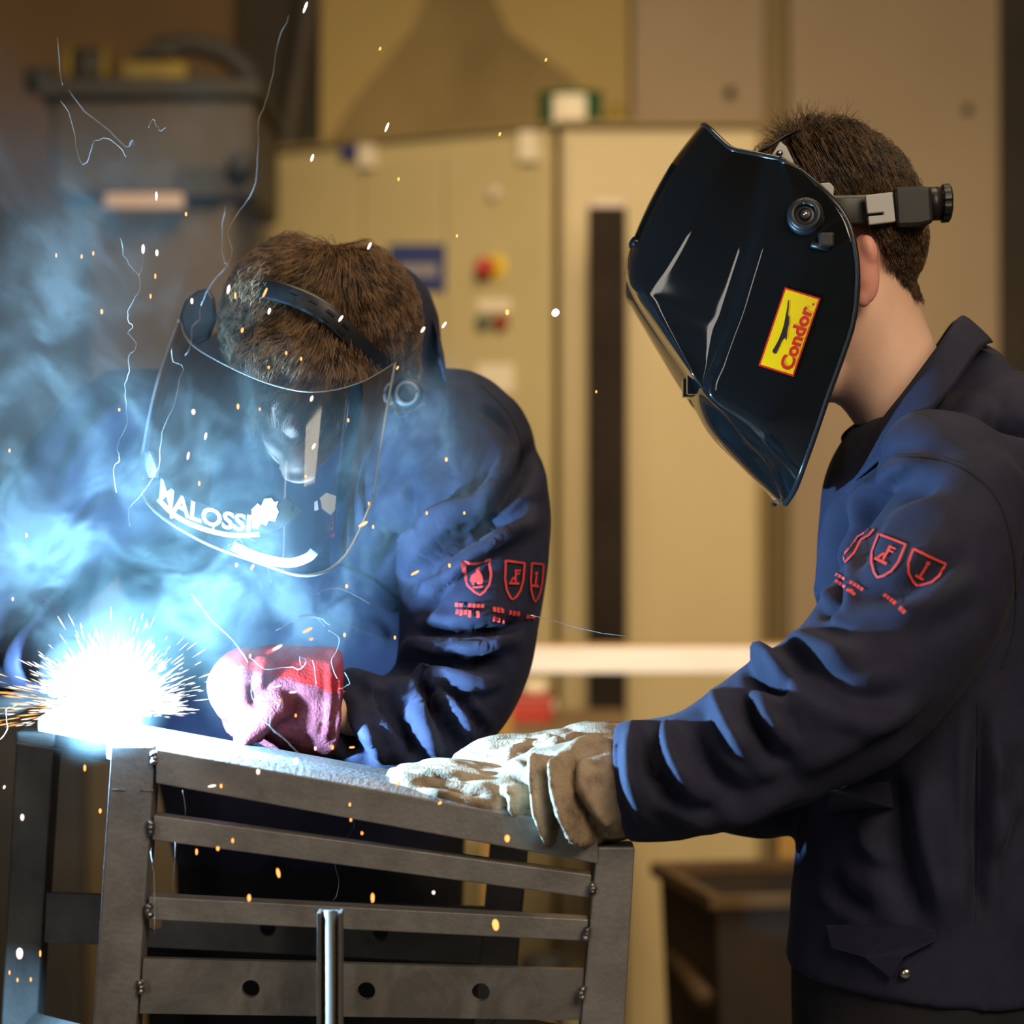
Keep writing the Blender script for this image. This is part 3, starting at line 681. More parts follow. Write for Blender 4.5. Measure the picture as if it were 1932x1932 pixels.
RF = [  # folds seen on the sleeve and the front
    ([(1245, 1345), (1228, 1400), (1240, 1470), (1290, 1530)], 22, -20, 0.25), ([(1205, 1372), (1190, 1440), (1200, 1510), (1235, 1560)], 16, 14, 0.25),
    ([(1262, 1352), (1262, 1420), (1300, 1480), (1345, 1520)], 20, 16, 0.25), ([(1300, 1340), (1320, 1420), (1370, 1480), (1420, 1500)], 20, -18, 0.3),
    ([(1345, 1285), (1375, 1360), (1405, 1410), (1412, 1445)], 22, 18, 0.3), ([(1392, 1290), (1425, 1370), (1470, 1430), (1520, 1460)], 20, -16, 0.35),
    ([(1395, 1272), (1455, 1290), (1500, 1300)], 20, -26, 0.35), ([(1410, 1245), (1450, 1250), (1480, 1285), (1478, 1300)], 22, 18, 0.3),
    ([(1420, 1330), (1460, 1370), (1480, 1420)], 16, 12, 0.35),
    ([(1460, 1190), (1520, 1215), (1590, 1235), (1640, 1215)], 22, 14, 0.35), ([(1500, 1235), (1560, 1290), (1640, 1330), (1740, 1310)], 26, -12, 0.35),
    ([(1560, 1300), (1640, 1350), (1760, 1330)], 26, 9, 0.4), ([(1430, 1490), (1560, 1470), (1690, 1390), (1800, 1300)], 20, -10, 0.35),
    ([(1300, 1530), (1400, 1535), (1490, 1495), (1560, 1480)], 18, 10, 0.35), ([(1170, 1450), (1230, 1500), (1320, 1545), (1380, 1560)], 16, 12, 0.3),
    ([(1600, 1000), (1640, 930), (1700, 885), (1780, 870)], 20, 12, 0.3), ([(1610, 1040), (1660, 960), (1730, 920), (1800, 905)], 20, -12, 0.3),
    ([(1590, 900), (1570, 980), (1562, 1080), (1556, 1160)], 13, 13, 0.2), ([(1612, 930), (1592, 1010), (1580, 1100), (1570, 1160)], 13, -15, 0.2),
    ([(1640, 940), (1625, 1000), (1590, 1090)], 14, 12, 0.3), ([(1575, 1150), (1640, 1120), (1720, 1100), (1840, 1030)], 22, -10, 0.35), ([(1640, 1170), (1740, 1150), (1860, 1080)], 26, 8, 0.4),
    ([(1580, 1140), (1556, 1150), (1548, 1170)], 16, -16, 0.3),
    ([(1680, 1440), (1690, 1560), (1720, 1680), (1760, 1760)], 30, -16, 0.3), ([(1740, 1420), (1750, 1560), (1770, 1680), (1800, 1790)], 34, 12, 0.3),
    ([(1850, 1320), (1845, 1450), (1845, 1620), (1850, 1750)], 16, -14, 0.2), ([(1880, 1380), (1880, 1500), (1870, 1620)], 22, 12, 0.3),
    ([(1620, 1560), (1660, 1610), (1700, 1640)], 14, 8, 0.35), ([(1560, 1640), (1600, 1690), (1660, 1720)], 18, -10, 0.35),
    ([(1932, 1480), (1890, 1560), (1860, 1640)], 20, 9, 0.35)]
folds(jacket_me, RF, ymax=2.42)
wrinkle(jacket_me, 0.0024, 15, (1, 1, 0.6), 3.1)
co = relax(jacket_me, get_co(jacket_me), 1); set_co(jacket_me, co)
jacket = mesh_obj('jacket', jacket_me, M['cloth'], rw); jacket['label'] = 'navy work jacket'
JB = bvh_of(jacket_me)
# cuff ring
cu = [(1178, 1366), (1160, 1400), (1156, 1450), (1166, 1510), (1196, 1580)]
def strip3(name, A, B, m, parent, th=0.003, sub=2, off=0.0):
    V = [Vector(p) for p in A] + [Vector(p) for p in B]; n = len(A)
    o = mk(name, V, [(i, i + 1, n + i + 1, n + i) for i in range(n - 1)], m, parent, True)
    solidify(o, th, off); subsurf(o, sub); return o
# --- collar: leaf wrapping the neck, near and far halves
top = [(1818, 592, RY), (1802, 600, 2.325), (1768, 648, 2.292), (1708, 730, 2.286), (1655, 798, 2.305), (1630, 850, 2.335)]
low = [(1880, 648, RY), (1852, 662, 2.305), (1796, 742, 2.262), (1722, 812, 2.252), (1655, 876, 2.268), (1608, 914, 2.318)]
tp = catmull(top, 4); lw_ = catmull(low, 4)
strip3('collar', [W(*p) for p in tp], [W(*p) for p in lw_], M['cloth'], rw, 0.0035, 1)
topf = [(p[0] - (0 if i == 0 else 8), p[1] + 6, mirY(p[2])) for i, p in enumerate(top)]; lowf = [(p[0] - (0 if i == 0 else 22), p[1] + 0, mirY(p[2])) for i, p in enumerate(low)]
lowf[-1] = (1584, 822, 2.40); lowf[-2] = (1600, 850, 2.44); topf[-1] = (1622, 792, 2.41); topf[-2] = (1640, 800, 2.45)
strip3('collar', [W(*p) for p in catmull(topf, 4)], [W(*p) for p in catmull(lowf, 4)], M['cloth'], rw, 0.0035, 1)
inn = [(p[0] + 6, p[1] + 10, p[2] + 0.004) for p in top]; bas = [(p[0] + 34, p[1] + 82, p[2] + 0.010) for p in top]
strip3('collar_stand', [W(*p) for p in catmull(inn, 4)], [W(*p) for p in catmull(bas, 4)], M['cloth'], rw, 0.003, 1)
# --- seams, pocket flaps, snap button
def seam(pts, w=3.0, m=M['thread'], parent=None, bvh=JB, name='seam', lift=0.0007):
    P = [tuple(p) for p in catmull(pts, 6)] if len(pts) > 2 else pts
    v, f = ribbon_on(name, bvh, P, w, m, parent, lift, 5.0); return mk(name, v, f, m, parent, True)
seam([(1690, 860), (1780, 868), (1850, 905), (1890, 960), (1914, 1060), (1914, 1180), (1890, 1260)], 3.5, parent=jacket)
seam([(1700, 1440), (1702, 1560), (1704, 1640)], 3, parent=jacket)
seam([(1844, 1330), (1844, 1500), (1842, 1740)], 3, parent=jacket)
seam([(1560, 1530), (1630, 1532)], 2.5, parent=jacket)
def flap(name, pts, bvh, m, parent, lift=0.004):
    P = []
    for (x, y) in pts: P.append(drop(bvh, x, y, lift, 2.3)[0])
    n = len(P); back = [p + Vector((0, 0.003, 0)) for p in P]
    f = [tuple(range(n)), tuple(range(2 * n - 1, n - 1, -1))] + [(i, i + n, (i + 1) % n + n, (i + 1) % n) for i in range(n)]
    return bevel(fix_normals(mk(name, P + back, f, m, parent)), 0.001)
flap('pocket_flap', [(1562, 1484), (1680, 1470), (1684, 1524), (1566, 1532)], JB, M['cloth'], jacket)
flap('pocket_flap', [(1570, 1746), (1688, 1740), (1770, 1750), (1768, 1772), (1710, 1806), (1686, 1846), (1640, 1806), (1580, 1790)], JB, M['cloth'], jacket, 0.007)
# --- trousers and boots
tg = [limb([(1750, 1800, 2.40, 252, 0.168), (1745, 1950, 2.40, 250, 0.172), (1745, 2080, 2.40, 240, 0.17)], 4, 32)]
for s in (-1, 1):
    tg.append(tube_geo([Vector((0.38, 2.40 + s * 0.085, 0.98)), Vector((0.38, 2.40 + s * 0.095, 0.55)), Vector((0.39, 2.40 + s * 0.1, 0.12))], [0.105, 0.085, 0.075], 20))
tr_me = union(tg, 0.008, 8); wrinkle(tr_me, 0.004, 9, (1, 1, 0.5), 5.0)
trousers = mesh_obj('trousers', tr_me, M['cloth_dark'], rw)
TB = bvh_of(tr_me)
bp_, bn_ = drop(JB, 1712, 1836, 0.004, 2.22)
tube('snap_button', [bp_ + Vector((0, 0.006, 0)), bp_, bp_ - Vector((0, 0.002, 0))], [PX(11), PX(11), PX(7)], M['button'], rw, 16, ref=Vector((0, 0, 1)))
for s in (-1, 1):
    yb = 2.40 + s * 0.1
    bg_ = [ell(0, 0, 1, 1, 1, 1)] and [tube_geo([Vector((0.44, yb, 0.045)), Vector((0.36, yb, 0.05)), Vector((0.27, yb, 0.04)), Vector((0.21, yb, 0.03))], [(0.045, 0.045), (0.05, 0.05), (0.04, 0.05), (0.022, 0.035)], 16),
           tube_geo([Vector((0.395, yb, 0.05)), Vector((0.395, yb, 0.20))], [0.052, 0.056], 16)]
    bme = union(bg_, 0.006, 5); c2 = get_co(bme); c2[:, 2] = np.maximum(c2[:, 2], 0.001); set_co(bme, c2)
    mesh_obj('boot', bme, M['rubber'], rw)
# --- gloves
gn = [limb([(1050, 1500, 2.212, 72, 0.048), (985, 1500, 2.212, 58, 0.052), (905, 1492, 2.212, 36, 0.050)]),
      limb([(930, 1514, 2.172, 30, 0.014), (850, 1498, 2.170, 25, 0.012), (752, 1474, 2.178, 19, 0.010)]),
      limb([(930, 1490, 2.198, 30, 0.014), (850, 1470, 2.196, 26, 0.013), (745, 1464, 2.202, 18, 0.010)]),
      limb([(930, 1480, 2.226, 30, 0.014), (850, 1460, 2.224, 25, 0.013), (762, 1456, 2.226, 18, 0.010)]),
      limb([(940, 1478, 2.252, 30, 0.014), (870, 1456, 2.252, 24, 0.012), (800, 1450, 2.250, 18, 0.010)]),
      limb([(1030, 1470, 2.262, 36, 0.016), (960, 1440, 2.272, 28, 0.014), (890, 1442, 2.276, 20, 0.011)]),
      limb([(1015, 1500, 2.208, 84, 0.056), (1075, 1494, 2.200, 92, 0.060), (1120, 1492, 2.195, 100, 0.066), (1205, 1488, 2.19, 88, 0.052)], 6, 36, (1, 0))]
gl_me = union(gn, 0.0030, 6)
GF = [([(1040, 1425), (1035, 1470), (1050, 1530), (1080, 1590)], 13, -17, 0.2), ([(1015, 1420), (1018, 1470), (1030, 1540), (1050, 1590)], 12, 14, 0.2),
      ([(1062, 1425), (1058, 1470), (1075, 1540), (1120, 1590)], 11, 12, 0.2), ([(1085, 1410), (1075, 1450), (1080, 1500), (1120, 1560), (1160, 1590)], 12, -14, 0.2),
      ([(950, 1460), (985, 1470), (1000, 1510), (985, 1560)], 11, -13, 0.25), ([(940, 1490), (965, 1500), (980, 1540)], 10, 10, 0.3),
      ([(780, 1476), (850, 1482), (930, 1506)], 9, -9, 0.25), ([(770, 1462), (830, 1462), (900, 1470)], 8, 6, 0.3), ([(880, 1530), (960, 1560), (1020, 1585)], 10, -8, 0.3),
      ([(1050, 1440), (1100, 1405), (1150, 1395)], 10, 10, 0.3)]
folds(gl_me, GF, 2.3); wrinkle(gl_me, 0.0016, 45, (1, 1, 1), 1.0)
glove = mesh_obj('glove', gl_me, M['leather'], rw); glove['label'] = 'pale leather welding glove laid on the top rail'
gf = [limb([(1190, 1420, 2.335, 46, 0.040), (1120, 1412, 2.325, 40, 0.042), (1040, 1412, 2.315, 34, 0.042), (985, 1420, 2.31, 30, 0.042)]),
      limb([(1000, 1418, 2.282, 26, 0.013), (930, 1420, 2.278, 22, 0.012), (880, 1440, 2.276, 17, 0.010)]),
      limb([(1000, 1410, 2.306, 26, 0.013), (925, 1412, 2.302, 22, 0.012), (868, 1436, 2.300, 17, 0.010)]),
      limb([(1000, 1410, 2.330, 26, 0.013), (930, 1416, 2.328, 22, 0.012), (880, 1438, 2.324, 17, 0.010)]),
      limb([(1000, 1414, 2.352, 24, 0.012), (945, 1422, 2.350, 20, 0.011), (900, 1440, 2.346, 16, 0.010)]),
      limb([(1050, 1420, 2.270, 24, 0.013), (1000, 1432, 2.262, 20, 0.011), (955, 1442, 2.260, 16, 0.009)]),
      limb([(1105, 1410, 2.325, 48, 0.048), (1190, 1415, 2.338, 52, 0.052)])]
gf_me = union(gf, 0.003, 6)
folds(gf_me, [([(880, 1425), (940, 1405), (1000, 1395)], 8, -7, 0.3), ([(1000, 1390), (1050, 1400), (1110, 1385)], 8, 8, 0.3), ([(960, 1440), (985, 1415), (1010, 1400)], 8, -8, 0.3)], 2.4)
wrinkle(gf_me, 0.0014, 45, (1, 1, 1), 4.0)
mesh_obj('glove', gf_me, M['leather'], rw)['label'] = 'second leather glove behind the first'

# --- red sleeve marks
def shield(cx, cy, w, h, ang):
    """shield outline in its own axes, turned by ang degrees"""
    pts = [(-w, -h), (w, -h), (w * 0.98, -h * 0.1), (w * 0.75, h * 0.45), (w * 0.35, h * 0.82), (0, h), (-w * 0.35, h * 0.82), (-w * 0.75, h * 0.45), (-w * 0.98, -h * 0.1), (-w, -h)]
    return [rot2(p, cx, cy, ang) for p in pts]
def rot2(p, cx, cy, ang):
    c, s = math.cos(math.radians(ang)), math.sin(math.radians(ang))
    return (cx + p[0] * c - p[1] * s, cy + p[0] * s + p[1] * c)
def marks(name, bvh, strokes, fills, m, parent, lift=0.0012):
    parts = [ribbon_on(name, bvh, s[0], s[1], m, parent, lift, 4.0) for s in strokes] + [poly_on(bvh, p, lift) for p in fills]
    v, f = merge(parts); o = mk(name, v, f, m, parent, True); return o
def flag_icon(cx, cy, k, ang):
    P = lambda a: [rot2((x * k, y * k), cx, cy, ang) for x, y in a]
    return [P([(-13, 11), (13, 11), (13, 17), (-13, 17)]), P([(-2, -4), (6, -4), (6, 10), (2, 10)]), P([(2, -22), (7, -22), (7, -4), (2, -4)]), P([(7, -22), (17, -22), (17, -18), (7, -18)]), P([(7, -14), (15, -14), (15, -10), (7, -10)]), P([(-10, 10), (-4, -2), (0, -2), (-5, 10)])]
def info_icon(cx, cy, k, ang):
    P = lambda a: [rot2((x * k, y * k), cx, cy, ang) for x, y in a]
    return [P([(-3, -20), (3, -22), (5, -16), (0, -13), (-4, -15)]), P([(-2, -13), (3, -13), (2, 14), (-3, 14)]), P([(-10, 14), (9, 14), (9, 20), (-10, 20)])]
def flame_icon(cx, cy, k, ang):
    P = lambda a: [rot2((x * k, y * k), cx, cy, ang) for x, y in a]
    return [P([(-12, 20), (-17, 8), (-13, -4), (-4, -14), (2, -30), (6, -16), (11, -4), (12, 8), (8, 16), (4, 18), (8, 6), (4, -2), (-2, 4), (-9, 12), (-8, 18)]), P([(-14, 22), (10, 20), (8, 26), (-12, 26)])]
def text_blocks(rows, bvh):
    out = []
    for (x, y, w, h, ang) in rows:
        n = max(2, int(w / 7))
        for k in range(n):
            a = (k + 0.06) / n * w; b = (k + 0.84) / n * w
            if (k * 7 + int(x)) % 5 == 4: continue
            out.append([rot2(p, x, y, ang) for p in ((a, 0), (b, 0), (b, h), (a, h))])
    return out
S1 = shield(1670, 1054, 27, 38, 22); S2 = shield(1742, 1078, 33, 30, 24); S3 = [(1650, 1000), (1640, 1012), (1625, 1020), (1612, 1044), (1596, 1062), (1592, 1050), (1604, 1034), (1618, 1012), (1640, 1000)]
marks('sleeve_print', JB, [(S1, 4.2), (S2, 4.6), (S3, 3.6)], flag_icon(1668, 1048, 0.95, 25) + info_icon(1742, 1076, 0.9, 30) +
      text_blocks([(1578, 1080, 62, 7, 30), (1578, 1094, 40, 7, 32), (1664, 1114, 62, 8, 40), (1600, 1110, 20, 6, 36)], JB), M['print_red'], jacket)['label'] = 'red printed safety shields'

# ================================================================== black welding helmet (worn by the standing worker)
hm = thing('welding_helmet', W(1450, 600, RY), 'glossy black welding helmet with yellow sticker on the standing worker', 'helmet')
LV = [  # front centre, front corner, lens edge, side ridge, side, back edge ; pixel positions from brow to chin
 [(1325, 235), (1333, 238), (1378, 282), (1440, 294), (1478, 304), (1506, 320)],
 [(1268, 308), (1281, 313), (1336, 345), (1430, 370), (1500, 372), (1558, 364)],
 [(1225, 383), (1240, 390), (1290, 430), (1414, 450), (1512, 448), (1598, 416)],
 [(1195, 452), (1208, 460), (1242, 500), (1393, 530), (1508, 530), (1615, 480)],
 [(1183, 500), (1190, 524), (1206, 542), (1378, 588), (1500, 600), (1617, 545)],
 [(1198, 556), (1204, 560), (1216, 562), (1362, 630), (1490, 662), (1609, 610)],
 [(1250, 638), (1254, 638), (1264, 638), (1344, 684), (1472, 728), (1588, 676)],
 [(1302, 716), (1307, 716), (1314, 714), (1330, 736), (1452, 792), (1561, 750)],
 [(1318, 772), (1328, 768), (1350, 766), (1366, 776), (1446, 824), (1536, 824)],
 [(1344, 820), (1356, 820), (1386, 820), (1404, 824), (1452, 854), (1513, 888)],
 [(1398, 878), (1410, 876), (1432, 874), (1446, 874), (1468, 890), (1498, 926)],
 [(1470, 946), (1472, 944), (1475, 942), (1477, 942), (1479, 944), (1482, 950)]]
OFF = [[0, .040, .071, .082, .092, .094], [0, .046, .078, .094, .106, .110], [0, .050, .081, .102, .114, .116], [0, .050, .080, .106, .117, .118],
       [0, .050, .078, .108, .118, .119], [0, .050, .081, .108, .118, .119], [0, .050, .091, .106, .117, .118], [0, .050, .097, .102, .114, .116],
       [0, .044, .078, .094, .108, .110], [0, .036, .062, .080, .096, .100], [0, .028, .046, .060, .074, .080], [0, .018, .028, .036, .044, .050]]
R2 = [(1472, 300), (1452, 372), (1436, 450), (1414, 530), (1397, 590), (1380, 634), (1358, 690), (1338, 742), (1374, 784), (1412, 832), (1452, 880), (1478, 943)]
ctl = []                                            # control rows: seven columns from the front centre to the back edge
for lv, of, r2 in zip(LV, OFF, R2):
    ctl.append([(lv[0], 0.0), (lv[1], of[1]), (lv[2], of[2]), (lv[3], of[3] - 0.006), (r2, of[3] + 0.003), (lv[4], of[4]), (lv[5], of[5])])
rows = len(LV); RS = 8
dense = []                                          # interpolate down the helmet, column by column
for c in range(7):
    dense.append(catmull([(ctl[r][c][0][0], ctl[r][c][0][1], ctl[r][c][1]) for r in range(rows)], RS))
HVr = []; seg_n = [4, 7, 16, 4, 16, 12]
for r in range(len(dense[0])):
    line = []
    for c in range(6):
        a, b = dense[c][r], dense[c + 1][r]
        line += [a + (b - a) * k / seg_n[c] for k in range(seg_n[c])]
    line.append(dense[6][r]); line = np.array(line)
    for _ in range(3):
        l2 = line.copy(); l2[1:-1] += 0.5 * ((line[2:] + line[:-2]) / 2 - line[1:-1]); l2[0, :2] += 0.25 * (line[1, :2] - line[0, :2]); line = l2
    half = [W(q[0], q[1], RY - max(q[2], 0.0)) for q in line]
    near = half[::-1]; far = [Vector((p.x, 2 * RY - p.y, p.z)) for p in half[1:]]
    HVr.append(near + far)
cols = len(HVr[0]); nR = len(HVr); HV = [p for row in HVr for p in row]
HF = [(r * cols + c, r * cols + c + 1, (r + 1) * cols + c + 1, (r + 1) * cols + c) for r in range(nR - 1) for c in range(cols - 1)]
shell = fix_normals(mk('shell', HV, HF, M['gloss'], hm, True))
so = shell.modifiers.new('solid', 'SOLIDIFY'); so.thickness = 0.003; so.offset = 0.0
dg = bpy.context.evaluated_depsgraph_get(); HB = bvh_of(bpy.data.meshes.new_from_object(shell.evaluated_get(dg)))
# rolled rim along the edge
rim_pts = [HVr[r][0] for r in range(0, nR, 2)]; rim_far = [HVr[r][-1] for r in range(0, nR, 2)][::-1]
loop = [Vector(p) for p in catmull([tuple(p) for p in rim_pts + [HVr[-1][k] for k in range(4, cols - 4, 8)] + rim_far], 2)]
tube('edge_bead', loop, 0.0028, M['bead'], hm, 8, ref=Vector((0.2, 0.1, 1)))
tube('edge_bead', [Vector(p) for p in catmull([tuple(HV[c]) for c in range(0, cols, 2)], 2)], 0.0028, M['bead'], hm, 8, ref=Vector((0.2, 0.1, 1)))
# lens panel on the front
mid_ = cols // 2
def hp(r, c): return HVr[r * RS][mid_ + c]
lc = [hp(1, -3), hp(1, 3), hp(3, 3), hp(3, -3)]
fn = (lc[1] - lc[0]).cross(lc[2] - lc[0]).normalized(); fn = fn if fn.x < 0 else -fn
lens_v = [p + fn * 0.001 for p in lc] + [p + fn * 0.006 for p in lc]
bevel(fix_normals(mk('lens', lens_v, [(0,1,2,3),(4,7,6,5),(0,4,5,1),(1,5,6,2),(2,6,7,3),(3,7,4,0)], M['lens'], hm)), 0.0015)
tube('lens_frame', [lc[3] + fn * 0.003, lc[2] + fn * 0.003], 0.005, M['gloss'], hm, 8)
# lower latch on the chin line
for dy in (-0.03, 0.03): bevel(box('latch', W(1300, 735, RY) + Vector((-0.004, dy - 0.008, -0.006)), W(1318, 720, RY) + Vector((0.002, dy + 0.008, 0.004)), M['gloss'], hm), 0.001)
# pivot knob
kp, kn = drop(HB, 1520, 410, 0.0, RY - 0.118)
def disc(name, r0, r1, d0, d1, m, parent=hm, c=kp, n=kn, seg=28):
    v = []; f = []
    rings = [(r0, d0), (r1, d1)]
    return tube(name, [c + n * d0, c + n * (d0 + (d1 - d0) * 0.85), c + n * d1], [PX(r0, 2.26), PX(r0, 2.26), PX(r1, 2.26)], m, parent, seg, ref=Vector((0, 0, 1)))
kb = disc('pivot_knob', 35, 31, -0.002, 0.008, M['matte_black']); kb['label'] = 'round matt black pivot knob'
rg = []
for k in range(36):
    th = 2 * math.pi * k / 36; rr_ = PX(25, 2.26)
    t1 = Vector((0, 0, 1)); t1 = (t1 - kn * t1.dot(kn)).normalized(); t2 = kn.cross(t1)
    rg.append(kp + kn * 0.009 + (t1 * math.cos(th) + t2 * math.sin(th)) * rr_)
tube('ring', rg + [rg[0], rg[1]], 0.0032, M['matte_black'], kb, 8)
disc('hub', 12, 8, 0.006, 0.011, M['matte_black'], kb); disc('screw', 4, 3, 0.010, 0.0125, M['button'], kb, seg=14)
lp_, ln_ = drop(HB, 1556, 448, 0.0, RY - 0.118)
bevel(mk('adjust_tab', [lp_ + Vector((x, y, z)) + ln_ * 0.001 for x in (-0.006, 0.008) for y in (-0.006, 0.002) for z in (-0.009, 0.004)], BOXF, M['matte_black'], hm), 0.002)
tube('adjust_pin', [lp_ + Vector((-0.012, -0.003, -0.006)), lp_ + Vector((0.004, -0.003, -0.010))], 0.003, M['matte_black'], hm, 10)
# yellow sticker with red border, bird and lettering
Q = [(1481, 542), (1548, 563), (1497, 711), (1431, 690)]           # top left, top right, bottom right, bottom left
def on_sticker(u, v, lift):
    """u along the reading direction (bottom to top), v across from the left edge"""
    a = np.array(Q[3]) * (1 - u) + np.array(Q[0]) * u; b = np.array(Q[2]) * (1 - u) + np.array(Q[1]) * u
    p = a * (1 - v) + b * v
    return drop(HB, p[0], p[1], lift, RY - 0.12)[0]
def sticker_quad(name, u0, u1, v0, v1, lift, m, parent):
    V = []; Fc = []; nu, nv = 8, 5
    for i in range(nu + 1):
        for j in range(nv + 1): V.append(on_sticker(u0 + (u1 - u0) * i / nu, v0 + (v1 - v0) * j / nv, lift))
    for i in range(nu):
        for j in range(nv): Fc.append((i * (nv + 1) + j, (i + 1) * (nv + 1) + j, (i + 1) * (nv + 1) + j + 1, i * (nv + 1) + j + 1))
    return mk(name, V, Fc, m, parent, True)
stk = sticker_quad('sticker', 0, 1, 0, 1, 0.0006, M['red_ink'], hm); stk['label'] = 'yellow sticker with red border, bird and red lettering'
sticker_quad('sticker_field', 0.022, 0.978, 0.045, 0.955, 0.0010, M['yellow'], stk)
tv, tf = text_geo('Condor', 1.0, 0.035)
xs = [p.x for p in tv]; x0, x1 = min(xs), max(xs); cap = max(p.y for p in tv)
mk('lettering', [on_sticker(0.055 + 0.80 * (p.x - x0) / (x1 - x0), 0.90 - 0.36 * (p.y / cap), 0.0014) for p in tv], tf, M['red_ink'], stk)
mk('lettering', [on_sticker(0.905 + 0.016 * math.cos(t * 0.785), 0.87 + 0.035 * math.sin(t * 0.785), 0.0014) for t in range(8)], [tuple(range(8))], M['red_ink'], stk)
bird = [(0.20, 0.24), (0.23, 0.21), (0.27, 0.235), (0.36, 0.27), (0.46, 0.285), (0.56, 0.28), (0.66, 0.25), (0.76, 0.22), (0.86, 0.17), (0.86, 0.20), (0.77, 0.26), (0.69, 0.295), (0.67, 0.35), (0.64, 0.37), (0.60, 0.40), (0.50, 0.42), (0.42, 0.47), (0.39, 0.49), (0.42, 0.42), (0.37, 0.37), (0.30, 0.36), (0.23, 0.34), (0.20, 0.36), (0.215, 0.32), (0.185, 0.31), (0.205, 0.28)]
mk('bird_emblem', [on_sticker(u, v + 0.02, 0.0014) for u, v in bird], [tuple(range(len(bird)))], M['black_ink'], stk)
# headgear: strap, clip, ratchet block, knob, crown strap
def ribbon3(name, pts, wid, m, parent, th=0.002):
    S = [Vector(p) for p in catmull([tuple(p) for p in pts], 5)]
    A = [p + Vector((0, 0, wid / 2)) for p in S]; B = [p - Vector((0, 0, wid / 2)) for p in S]
    return strip3(name, A, B, m, parent, th, 1)
ribbon3('headband', [W(1560, 398, RY - 0.092), W(1600, 398, RY - 0.094), W(1650, 396, RY - 0.088), W(1700, 390, RY - 0.070), W(1740, 388, RY - 0.03), W(1746, 388, RY), W(1740, 388, RY + 0.03), W(1700, 390, RY + 0.07), W(1600, 398, RY + 0.094)], PX(64, 2.3), M['matte_black'], hm)
cl = prism('clip', [(1633, 368), (1684, 362), (1690, 418), (1640, 424), (1638, 408), (1668, 405), (1667, 400), (1637, 403)], RY - 0.106, 0.008, M['grey_plastic'], hm, 0.001); cl['label'] = 'light grey plastic strap clip'
prism('ratchet_block', [(1686, 356), (1692, 352), (1734, 350), (1758, 352), (1762, 420), (1736, 426), (1694, 428), (1690, 420)], RY - 0.080, 0.10, M['matte_black'], hm, 0.004)
kx = [W(1750, 385, RY), W(1772, 384, RY), W(1774, 384, RY), W(1778, 384, RY), W(1790, 383, RY), W(1794, 383, RY)]
tube('ratchet_knob', [kx[0], kx[1]], PX(32, RY), M['matte_black'], hm, 24, ref=Vector((0, 1, 0)))
v, f = [], []
nseg = 48
for i, (p, rr_) in enumerate(((kx[2], 30), (kx[3], 37), (kx[4], 37), (kx[5], 30))):
    for k in range(nseg):
        th = 2 * math.pi * k / nseg; r2 = PX(rr_ * (1 - 0.07 * (k % 6 < 2)), RY)
        v.append(p + Vector((0, math.cos(th) * r2, math.sin(th) * r2)))
for i in range(3):
    for k in range(nseg): f.append((i * nseg + k, i * nseg + (k + 1) % nseg, (i + 1) * nseg + (k + 1) % nseg, (i + 1) * nseg + k))
f += [tuple(range(nseg)), tuple(range(3 * nseg, 4 * nseg))]
fix_normals(mk('ratchet_knob', v, f, M['matte_black'], hm))
prism('crown_plate', [(1450, 302), (1472, 266), (1484, 276), (1504, 318), (1490, 320)], RY - 0.070, 0.004, M['grey_plastic'], hm, 0.001)
prism('band_tab', [(1543, 346), (1566, 344), (1574, 353), (1572, 380), (1560, 382)], RY - 0.098, 0.005, M['grey_plastic'], hm, 0.001)
tube('crown_strap', [W(1428, 290, RY - 0.066), W(1450, 278, RY - 0.066), W(1474, 262, RY - 0.064), W(1500, 250, RY - 0.05)], [(0.0012, 0.008)] * 4, M['matte_black'], hm, 8)
tube('crown_screw', [W(1471, 289, RY - 0.071), W(1471, 289, RY - 0.075)], 0.003, M['button'], hm, 12, ref=Vector((0, 0, 1)))

# ================================================================== hair
def hair_obj(name, strands, radius, m, parent):
    """strands: arrays of points; laid down as a curves object"""
    hc = bpy.data.hair_curves.new(name); sizes = [len(s) for s in strands]
    hc.add_curves(sizes)
    P = np.concatenate(strands).astype(np.float32)
    hc.attributes['position'].data.foreach_set('vector', P.ravel())
    at = hc.attributes.get('radius') or hc.attributes.new('radius', 'FLOAT', 'POINT')
    R = np.concatenate([np.linspace(1, 0.25, n) * radius for n in sizes]).astype(np.float32)
    at.data.foreach_set('value', R)
    hc.materials.append(m)
    return link(bpy.data.objects.new(name, hc), parent)
def hair_mat(name, c1, c2):
    m = mat(name, c1, 0.30, 0, c2, 70, 3, 0.4, 0.6); return m
M['hair_r'] = hair_mat('dark_brown_hair', (0.034, 0.019, 0.009), (0.12, 0.066, 0.028))
M['hair_l'] = hair_mat('brown_hair', (0.065, 0.036, 0.017), (0.26, 0.150, 0.075))
